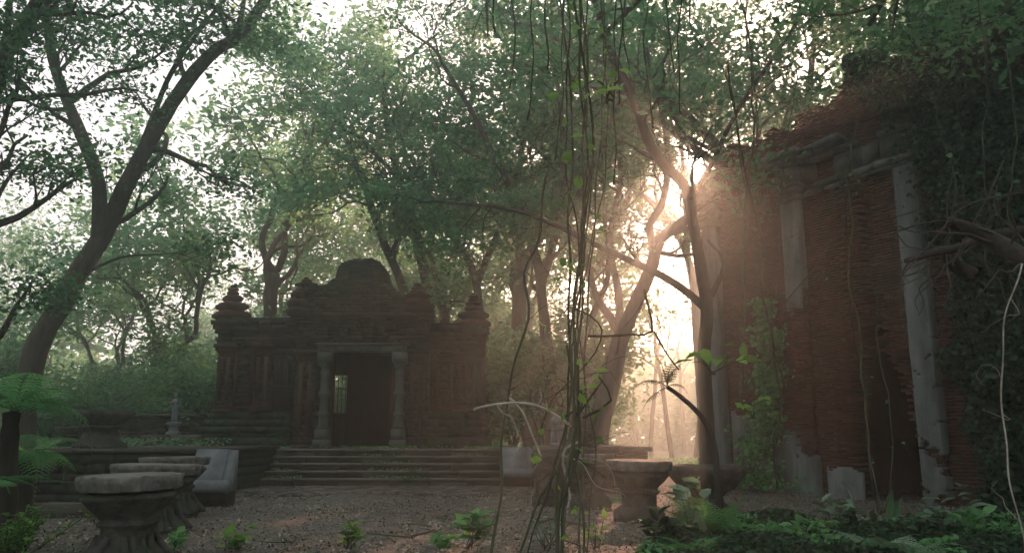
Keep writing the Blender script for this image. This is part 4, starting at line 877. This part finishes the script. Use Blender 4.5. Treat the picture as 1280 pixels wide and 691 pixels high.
vr = [([(925, -40, 13), (938, 60, 13), (944, 160, 13), (934, 260, 13), (930, 380, 13), (926, 500, 13)], .014, 'pale vine hanging straight before the left bay of the ruin'),
      ([(905, 80, 12), (925, 180, 12), (940, 260, 12.2), (956, 310, 12.5), (952, 370, 12.6), (966, 430, 12.8), (978, 490, 13), (966, 560, 13), (975, 610, 13)], .016, 'thick bent vine carrying the leafy column before the ruin'),
      ([(998, 80, 13), (985, 160, 13), (975, 260, 13), (972, 360, 13), (962, 440, 13)], .010, 'vine crossing the capital of the broken pilaster'),
      ([(1066, 150, 12), (1058, 260, 12), (1064, 370, 12), (1074, 450, 12), (1082, 530, 12), (1088, 590, 12), (1098, 640, 12)], .012, 'vine hanging beside the jagged hole'),
      ([(1100, 350, 11.5), (1098, 440, 11.5), (1110, 500, 11.5), (1118, 560, 11.5), (1104, 640, 11.5)], .010, 'tangled vine hanging through the middle of the jagged hole'),
      ([(1040, 300, 11), (1010, 340, 11), (985, 370, 11), (960, 410, 11.3), (925, 420, 11.6)], .010, 'slanting vine between the two left pilasters'),
      ([(1225, -20, 7), (1232, 100, 7), (1228, 180, 7), (1236, 260, 7), (1230, 330, 7)], .008, 'pale vine dangling over the ivy at far right'),
      ([(1262, 60, 7), (1268, 180, 7), (1262, 260, 7), (1275, 320, 7)], .006, 'thin pale vine near the right edge over the ivy'),
      ([(1200, 70, 8), (1178, 130, 8), (1190, 220, 8), (1184, 330, 8)], .006, 'thin vine along the edge of the intact pilaster')]
for i, (p, r, l) in enumerate(vr): vine(V, p, r, l, 40 + i, twigs=8, leaf=2, lm='leaf', group=GR, wob=.06, strands=2 if r > .011 else 1, mt='vine')
vine('pale_stem', [(1278, 330, 5), (1258, 385, 5), (1250, 450, 5), (1254, 540, 5), (1266, 610, 4.9), (1290, 700, 4.8)], .007, 'smooth pale grey stem curving down the right edge', 60, 'dead', twigs=5, wob=.04, cat='stem', group='stems')
# broken dark boughs at right
def bough(pts, r0, r1, label, seed, tw=10):
    rg = np.random.default_rng(seed); C = np.array([at(*q) for q in pts]); S = spline(C, .08); b = MB(); rr = np.linspace(r0, r1, len(S)) * (1 + .16 * n3(S, 4, seed))
    b.tube(S, rr, 12); t = thing('broken_bough', S[0], label, 'branch', 'broken dark boughs')
    b.build('limb', M['bark_dark'], t, smooth=True); b = MB()
    for j in range(tw):
        i = rg.integers(2, len(S)); d = rg.normal(size=3) + np.array([-.5, 0, .3]); P = [S[i - 1]]
        for q in range(9): d = unit(d + rg.normal(size=3) * .3); P.append(P[-1] + d * rg.uniform(.06, .14))
        b.tube(spline(P, .05), np.linspace(min(.01, r1 * .35), .003, len(spline(P, .05))), 5)
    b.build('twigs', M['bark'], t, smooth=True)
bough([(1310, 345, 5.6), (1275, 320, 5.8), (1235, 298, 6), (1205, 284, 6), (1186, 277, 6)], .085, .045, 'thick dark bough with a snapped end poking in from the right edge', 1)
bough([(1320, 285, 6.6), (1280, 290, 6.6), (1235, 296, 6.6), (1205, 308, 6.6), (1170, 315, 6.6), (1132, 326, 6.5)], .06, .02, 'thinner ragged bough reaching left in front of the intact pilaster', 2, 14)
bough([(1215, 345, 6.8), (1195, 332, 6.8), (1182, 318, 6.7)], .07, .05, 'stubby dark lump of wood below the ragged bough', 3, 4)
GTW = 'bare twigs tangled over the ivy'
for i, p in enumerate([[(1130, 345, 6), (1160, 310, 6), (1200, 262, 6), (1250, 245, 6), (1300, 240, 6)], [(1190, 330, 6), (1230, 250, 6), (1262, 185, 6)], [(1105, 365, 6), (1150, 345, 6), (1195, 320, 6), (1250, 262, 6), (1290, 225, 6)], [(1190, 300, 6), (1186, 250, 6), (1196, 212, 6), (1206, 225, 6), (1208, 275, 6)]]):
    vine('bare_twig', p, .005, ['curved bare twig arching over the snapped bough', 'bare twig rising steeply from the snapped bough', 'long bare twig slanting up from before the pilaster', 'hooked bare twig looping above the snapped bough'][i], 70 + i, 'bark', twigs=3, wob=.03, cat='twig', group=GTW)

# ------------------------------------------------------------------ ivy and leafy growth on the ruin
rg = np.random.default_rng(77)
def ivy(name, n, gen, label, size, lm='leaf_dark', group='ivy on the brick ruin', asp=.8, cat='ivy'):
    P = gen(n); n = len(P); b = MB(); b.leaves(P, size, rg, up=.35, nrm_=np.array([NN[0], NN[1], .5]) * 1.2, asp=asp, fold=True, flat=.4)
    o = P.mean(0); o[2] = P[:, 2].min(); t = thing(name, o, label, cat, group); b.build('foliage', M[lm], t)
    for k in range(5):
        i = rg.integers(0, n); p = P[i]; q = P[np.argmin(np.linalg.norm(P - (p + np.array([rg.normal() * .4, rg.normal() * .2, 2])), axis=1))]
        b = MB(); S = spline([q, (p + q) / 2 + rg.normal(size=3) * .1, p], .15); b.tube(S, np.linspace(.014, .006, len(S)), 5, rg.random()); b.build('stem', M['vine'], t, smooth=True)
def g_curtain(n):
    S = rg.uniform(-5.5, -.35, n); S = np.where(rg.random(n) < .25, S + rg.normal(size=n) * .25, S); Z = rg.uniform(0, 10, n)
    Q = np.stack([S, S * 0, Z], -1); bul = .35 + .5 * np.clip(n3(Q, .9, 3), -.5, 1) + .25 * n3(Q, 2.7, 5)
    e = -.55 + .55 * n3(np.stack([S * 0, S * 0, Z], -1), .9, 2) + np.where(Z > 6.3, .7, 0); k = (S < e)
    D = bul + rg.normal(size=n) * .12; v = np.stack([S, D, Z], -1)[k]; return rtf(v)
ivy('ivy_curtain', 62000, g_curtain, 'dense dark ivy curtain covering the right side of the brick ruin', .11)
def g_top(n):
    S = rg.uniform(-1.5, 1.0, n); Z = 9.8 - np.abs(rg.normal(size=n)) * (.35 + .8 * np.clip(.8 - S, 0, 2)); Q = np.stack([S, S * 0, Z], -1); k = n3(Q, 1.5, 8) > .0 
    return rtf(np.stack([S, .25 + rg.random(n) * .5, Z], -1)[k])
ivy('ivy_spray', 9000, g_top, 'ivy spray spilling over the ruin top above the plaster cornice', .10)
def g_col(n):
    c = [sz(966, 375), sz(975, 430), sz(972, 500), sz(958, 560), sz(955, 610)]; zs = [q[1] for q in c][::-1]; ss = [q[0] for q in c][::-1]
    Z = rg.uniform(.1, c[0][1], n); S = np.interp(Z, zs, ss) + rg.normal(size=n) * np.interp(Z, [0, 2, 5], [.5, .24, .09]) * (1 + .5 * np.sin(Z * 5.3)); V_ = np.stack([S, .35 + rg.normal(size=n) * .16, Z], -1); return rtf(V_[n3(V_, 3.2, 6) > -.25])
ivy('climbing_plant', 5200, g_col, 'brighter green leafy column climbing the ruin between two left pilasters', .12, 'leaf_fern', 'climbers', cat='climbing plant')

# ------------------------------------------------------------------ ferns, shrubs, foreground plants
def frond(b, base, az, ln, rise, droop, rg, w=.3, npin=18, tint=.5):
    e = np.array([math.cos(az), math.sin(az), 0]); p = np.array(base, float); P = [p]; a = rise
    for i in range(14): p = p + (e * math.cos(a) + np.array([0, 0, math.sin(a)])) * ln / 14; a -= droop / 14; P.append(p)
    P = np.array(P); b.tube(P, np.linspace(.008, .002, 15), 4, .2); side = np.array([-e[1], e[0], 0])
    C, D = [], []; sz_ = []
    for i in range(npin):
        t = .14 + .86 * i / npin; f = t * 14; k = int(min(13, f)); c = P[k] + (P[k + 1] - P[k]) * (f - k); tg = unit(P[k + 1] - P[k])
        L_ = w * ln * (math.sin(min(1, t * 1.25 + .12) * math.pi) ** .7 * .95 + .05)
        for s_ in (-1, 1):
            d = unit(side * s_ + tg * .35 + np.array([0, 0, -.15])); m = 7
            for q in range(1, m + 1):
                tt = q / m; C.append(c + d * L_ * tt * .5 * 1.0 * 1.6 + np.array([0, 0, -.10 * L_ * tt * tt])); D.append(d * .8 + tg * .7 * (1 if q % 2 else -1)); sz_.append(L_ * .34 * (1 - .6 * tt) + .012)
    C, D, sz_ = np.array(C), np.array(D), np.array(sz_); n = len(C)
    nr = np.cross(unit(P[7] - P[6]), side); nr = nr * np.sign(nr[2] + 1e-6)
    D = D / np.linalg.norm(D, axis=1)[:, None]; B = np.cross(D, nr); B /= np.linalg.norm(B, axis=1)[:, None]
    la, lb = D * sz_[:, None], B * sz_[:, None] * .17
    V = np.stack([C - la * .5, C + lb, C + la * .5, C - lb], 1).reshape(-1, 3); b.add(V, np.arange(n * 4).reshape(-1, 4), tint=np.repeat(np.clip(tint + rg.normal(size=n) * .08, 0, 1), 4))
def fern(name, base, n, ln, label, seed, trunk=0, rise=(.5, 1.1), droop=(1.2, 2.0), lm='leaf_fern', w=.3, az=None, group='ferns', cat='fern'):
    rg = np.random.default_rng(seed); t = thing(name, base, label, cat, group)
    top = np.array(base, float) + np.array([0, 0, trunk])
    if trunk:
        b = MB(); P = np.array([np.array(base) + np.array([.03 * math.sin(q * 3), 0, q]) for q in np.linspace(-.1, trunk, 14)]); b.tube(P, np.linspace(.13, .09, 14) * (1 + .1 * np.sin(np.arange(14) * 2.5)), 10); b.build('trunk', M['bark_dark'], t, smooth=True)
    for i in range(n):
        b = MB(); a = (2 * math.pi * (i + rg.random() * .6) / n) if az is None else rg.uniform(*az)
        frond(b, top, a, ln * rg.uniform(.75, 1.15), rg.uniform(*rise), rg.uniform(*droop), rg, w, tint=rg.uniform(.25, .75)); b.build('frond', M[lm], t)
    return t
fern('tree_fern', (at(8, 600, 9.5)[0], 9.5, 0), 19, 1.2, 'tree fern with arching feathery fronds at the left edge', 1, trunk=1.62, rise=(.5, 1.25), droop=(1.6, 2.5))
fern('tree_fern', (at(30, 600, 10.5)[0], 10.5, 0), 13, .95, 'shorter tree fern with drooping pale fronds behind the left-edge one', 21, trunk=1.1, rise=(.3, 1.2), droop=(1.8, 2.7))
fern('fern', (at(884, 660, 10.8)[0], 10.8, .0), 15, 1.05, 'bright green fern before the stone basin', 2, rise=(.7, 1.3), droop=(.9, 1.7))
fern('fern', (at(1112, 691, 8.6)[0], 8.6, .0), 13, .85, 'pale fern arching at the bottom edge below the jagged hole', 3, lm='leaf_pale', rise=(.7, 1.2), droop=(1.3, 2.0))
fern('fern', (at(868, 691, 9.6)[0], 9.6, .0), 10, .6, 'small fern low in the ground cover at bottom right', 4, rise=(.5, 1.0))
fern('fern', (at(20, 640, 8.8)[0] - .3, 8.9, .9), 7, .6, 'low fern fronds drooping under the tree fern', 5, rise=(0, .5), droop=(.6, 1.2))
# sapling with feathery fronds leaning left from the dark tree
t = thing('sapling', at(893, 560, 12), 'dark leaning sapling with feathery drooping fronds before the bright gap', 'sapling')
b = MB(); C = np.array([at(*q) for q in ((900, 640, 12), (893, 560, 12), (882, 528, 12), (862, 505, 12), (842, 489, 12), (834, 484, 12))]); b.tube(spline(C, .1), np.linspace(.06, .03, len(spline(C, .1))), 8); b.build('stem', M['bark_dark'], t, smooth=True)
rgx = np.random.default_rng(5)
for az, ln, ri, dr in ((math.pi, .72, .75, 2.6), (math.pi + .25, .5, -.3, .9), (.2, .6, 1.35, 1.3), (math.pi - .3, .62, 1.5, .7), (-1.0, .5, 1.5, .9), (.5, .4, .6, 1.8)):
    b = MB(); frond(b, C[-1], az, ln * 1.15, ri, dr, rgx, .34, npin=13); b.build('frond', M['leaf_olive'], t)
def leafy(name, base, n, size, rad, h, label, seed, lm='leaf_bright', stems=5, asp=.55, group=None, cat='plant', up=-.1):
    rg = np.random.default_rng(seed); t = thing(name, base, label, cat, group); b = MB(); l = MB(); base = np.array(base, float)
    for k in range(stems):
        tip = base + np.array([rg.normal() * rad * .6, rg.normal() * rad * .6, h * rg.uniform(.5, 1)]); S = spline([base + rg.normal(size=3) * [.03, .03, 0], (base + tip) / 2 + rg.normal(size=3) * .04, tip], .06); b.tube(S, np.linspace(.007, .003, len(S)), 5, .3)
        m = max(1, n // stems); i = rg.integers(len(S) // 3, len(S), m); d = rg.normal(size=(m, 3)); d[:, 2] = np.abs(d[:, 2]) * .5; d /= np.linalg.norm(d, axis=1)[:, None]
        l.leaves(S[i] + d * size * .5, size, rg, dirs=d, up=up, asp=asp, fold=True, flat=.7)
    b.build('stem', M['vine'], t, smooth=True); l.build('leaves', M[lm], t); return t
leafy('bush', (at(18, 640, 9)[0], 9.0, 0), 900, .08, .45, .62, 'bright green feathery bush at the left edge below the tree fern', 1, 'leaf_bright', 26, .35, None, 'bush')
for (px, Y, n, s_, rad, h, lab, lm) in (
    (222, 10.3, 39, 0.14, 0.17, 0.23, 'small leafy seedling at the foot of the nearest stone table', 'leaf_fern'),
    (298, 10.3, 30, 0.16, 0.15, 0.21, 'bright young plant at the bottom edge right of the nearest table', 'leaf_bright'),
    (436, 10.3, 51, 0.14, 0.20, 0.31, 'low round-leaved plant at the bottom edge below the stairs', 'leaf_bright'),
    (588, 10.3, 33, 0.26, 0.15, 0.45, 'broad-leaved dark green plant at the foot of the kinked vine', 'leaf_fern'),
    (556, 10.3, 30, 0.18, 0.18, 0.18, 'spreading little plant left of the broad-leaved one', 'leaf_fern'),
    (682, 10.3, 21, 0.12, 0.16, 0.41, 'sparse pale-leaved seedling right of the kinked vine', 'leaf_pale'),
    (745, 10.3, 21, 0.12, 0.16, 0.46, 'sparse seedling right of the twisted vine bundle', 'leaf_bright'),
    (1045, 12.5, 33, 0.26, 0.22, 0.42, 'pale broad-leaved plant on the bare soil before the ruin', 'leaf_pale'),
    (1072, 11.3, 33, 0.18, 0.24, 0.36, 'dusky broad-leaved plant left of the pale fern', 'leaf_dark'),
    (1185, 11.3, 39, 0.26, 0.33, 0.66, 'tall pale-leaved plant beneath the intact pilaster', 'leaf_pale'),
    (862, 10.3, 24, 0.27, 0.18, 0.94, 'upright plant with large pale leaves before the bright fern', 'leaf_pale'),
    (1215, 10.3, 45, 0.19, 0.31, 0.47, 'green leafy plant beneath the pale stem', 'leaf_fern'),
    (1015, 10.3, 36, 0.16, 0.23, 0.40, 'light green sprouting plant in the middle of the ground cover', 'leaf_fern'),
    (1150, 10.3, 36, 0.17, 0.28, 0.36, 'dark leafy plant between the pale fern and the ivy', 'leaf_dark'),
    (828, 10.3, 39, 0.20, 0.14, 0.41, 'strap-leaved clump at the left end of the ground cover', 'leaf_dark'),
    (118, 13.2, 30, 0.10, 0.20, 0.20, 'weed tuft behind the nearest stone table', 'leaf_olive'),
    (255, 17.7, 15, 0.10, 0.10, 0.10, 'weed at the foot of the leaning slab', 'leaf_fern')):
    leafy('seedling' if h < .25 else 'leafy_plant', (at(px, 640, Y)[0], Y, 0), n, s_, rad, h, lab, int(px), lm, 6)
# banana-like blade
b = MB(); p = gd(1112, 652); 
for k, (dx, hh, w) in enumerate(((0, .5, .06), (.1, .36, .05))):
    ys = np.linspace(0, 1, 8); V = []
    for q in ys: 
        ww = w * math.sin(math.pi * min(1, q * .9 + .08)); V += [(p[0] + dx + .1 * q * q - ww, p[1], hh * q), (p[0] + dx + .1 * q * q, p[1] + .04, hh * q), (p[0] + dx + .1 * q * q + ww, p[1], hh * q)]
    q_ = [[i * 3 + j, i * 3 + j + 1, i * 3 + j + 4, i * 3 + j + 3] for i in range(7) for j in range(2)]; b.add(V, q_, None, .4)
t = thing('bladed_plant', p, 'plant with one tall upright green blade at the mouth of the jagged hole', 'plant'); b.build('leaves', M['leaf_fern'], t)
# bright leaf clusters on the vines
for i, (px, py, Y, n, s_, lab) in enumerate(((757, 105, 4.7, 14, .10, 'bright green leaf cluster on a vine at top centre'), (890, 452, 7.5, 16, .17, 'bright green leaf cluster before the left end of the ruin'), (722, 492, 4.1, 10, .07, 'bright green leaf sprig on the centre vine bundle'), (938, 508, 8.5, 14, .16, 'fresh green leaf cluster beside the leafy column'))):
    p = at(px, py, Y); leafy('leaf_cluster', p - np.array([0, 0, .12]), n, s_, s_ * 1.6, .2, lab, 200 + i, 'leaf_bright', 4, .6, 'bright leaf clusters', 'leaves', .2)
# shrubs at the base of the ruin
rg = np.random.default_rng(91)
def cover(n, f, size, rgk, lm, name, label, asp=.5, zmax=.25):
    P = f(n); b = MB(); b.leaves(P, size, rg, up=-.15, asp=asp, fold=True, flat=.55); tag(b.build(name, M[lm]), label, 'ground cover', kind='stuff')
def f1(n):
    X = rg.uniform(.8, 9.5, n); Y = rg.uniform(7.6, 14, n); px = 640 + X / Y * 1030; lim = np.interp(px, [790, 830, 900, 1000, 1100, 1200, 1300], [8.5, 11.2, 12.4, 12.4, 11.5, 12, 13]); Q = np.stack([X, Y, X * 0], -1)
    k = (Y < lim + .8 * n3(Q, 2, 1)) & (px > 795); h = .2 + .16 * n3(Q, 1.6, 3); return np.stack([X, Y, rg.random(n) ** .7 * np.maximum(h, .04)], -1)[k]
cover(90000, f1, .085, 0, 'leaf_dark', 'ground_cover', 'dense low dark green ground cover across the bottom right')
def f3(n):
    P = f1(n); Q = n3(P, 1.3, 7); return P[Q > .2] + np.array([0, 0, .04])
cover(36000, f3, .10, 0, 'leaf_fern', 'ground_cover', 'lighter green patches of low creepers among the dark ground cover')
def f2(n):
    X = rg.uniform(-9, .7, n); Y = 23.08 + rg.random(n) * 3.6; Q = np.stack([X, Y, X * 0], -1); k = (n3(Q, 1.1, 5) > .25) | (X < -7.9) | ((Y > 26.1) & (rg.random(n) < .4)); z = np.minimum(TZ, TZ / 5 * (1 + np.floor((Y - 23.1) / .36))); return np.stack([X, Y, z + rg.random(n) * .08], -1)[k]
cover(9000, f2, .06, 0, 'leaf_fern', 'moss_tufts', 'tufts of moss and small weeds growing over the stairs and terrace edge')
def f4(n):
    X = rg.uniform(-22, 16, n); Y = rg.uniform(24, 44, n); k = (X < -9) | (X > 1); k &= ~((X > 3) & (Y < 26)); z = np.where((X < -8.3) & (Y > 24.5) & (Y < 36) & (X > -16), TZ - .02, 0.0); return np.stack([X, Y, z + rg.random(n) * .35], -1)[k]
cover(50000, f4, .14, 0, 'leaf_far', 'undergrowth', 'hazy knee-high undergrowth on the forest floor behind the ruins', .4)

rg = np.random.default_rng(5); b = MB()
for k in range(150):                                         # far wood closing the horizon
    a = rg.uniform(-1.0, .9); d_ = rg.uniform(72, 104); c = np.array([math.sin(a) * d_, math.cos(a) * d_, 0]); h = rg.uniform(5, 15)
    b.tube([c, c + np.array([rg.normal() * .6, 0, h * .6]), c + np.array([rg.normal() * 1.2, 0, h])], [.22, .16, .08], 5, .3, cap=False)
tag(b.build('far_wood_trunks', M['bark']), 'faint far trunks of the wood closing the horizon', 'wood', kind='stuff')
b = MB(); n = 60000; a = rg.uniform(-3.14, 3.14, n); a = np.where(rg.random(n) < .6, rg.uniform(-1.05, .95, n), a); d_ = np.where(np.abs(a) < 1.3, rg.uniform(70, 106, n), rg.uniform(42, 56, n)); Q = np.stack([np.sin(a) * d_, np.cos(a) * d_, 0 * a], -1)  # unseen part of the ring behind the camera added to block horizon light
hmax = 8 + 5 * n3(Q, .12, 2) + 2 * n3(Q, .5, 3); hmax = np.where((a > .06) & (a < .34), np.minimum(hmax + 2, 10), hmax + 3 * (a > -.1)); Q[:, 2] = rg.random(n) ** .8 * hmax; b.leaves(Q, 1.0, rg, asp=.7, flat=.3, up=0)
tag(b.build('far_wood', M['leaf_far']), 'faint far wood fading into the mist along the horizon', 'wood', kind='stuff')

# ------------------------------------------------------------------ haze
me = bpy.data.meshes.new('haze'); hz = MB(); hz.box(-132, 132, -62, 202, -2.2, 36)
m = bpy.data.materials.new('haze'); m.use_nodes = True; t = m.node_tree; t.nodes.clear(); o = t.nodes.new('ShaderNodeOutputMaterial'); pv = t.nodes.new('ShaderNodeVolumePrincipled')
pv.inputs['Color'].default_value = (.82, .95, .92, 1); pv.inputs['Density'].default_value = .0054; pv.inputs['Anisotropy'].default_value = .78
t.links.new(pv.outputs[0], o.inputs['Volume'])
tag(hz.build('haze', m), kind='stuff', label='thin morning mist hanging through the whole forest', cat='mist')
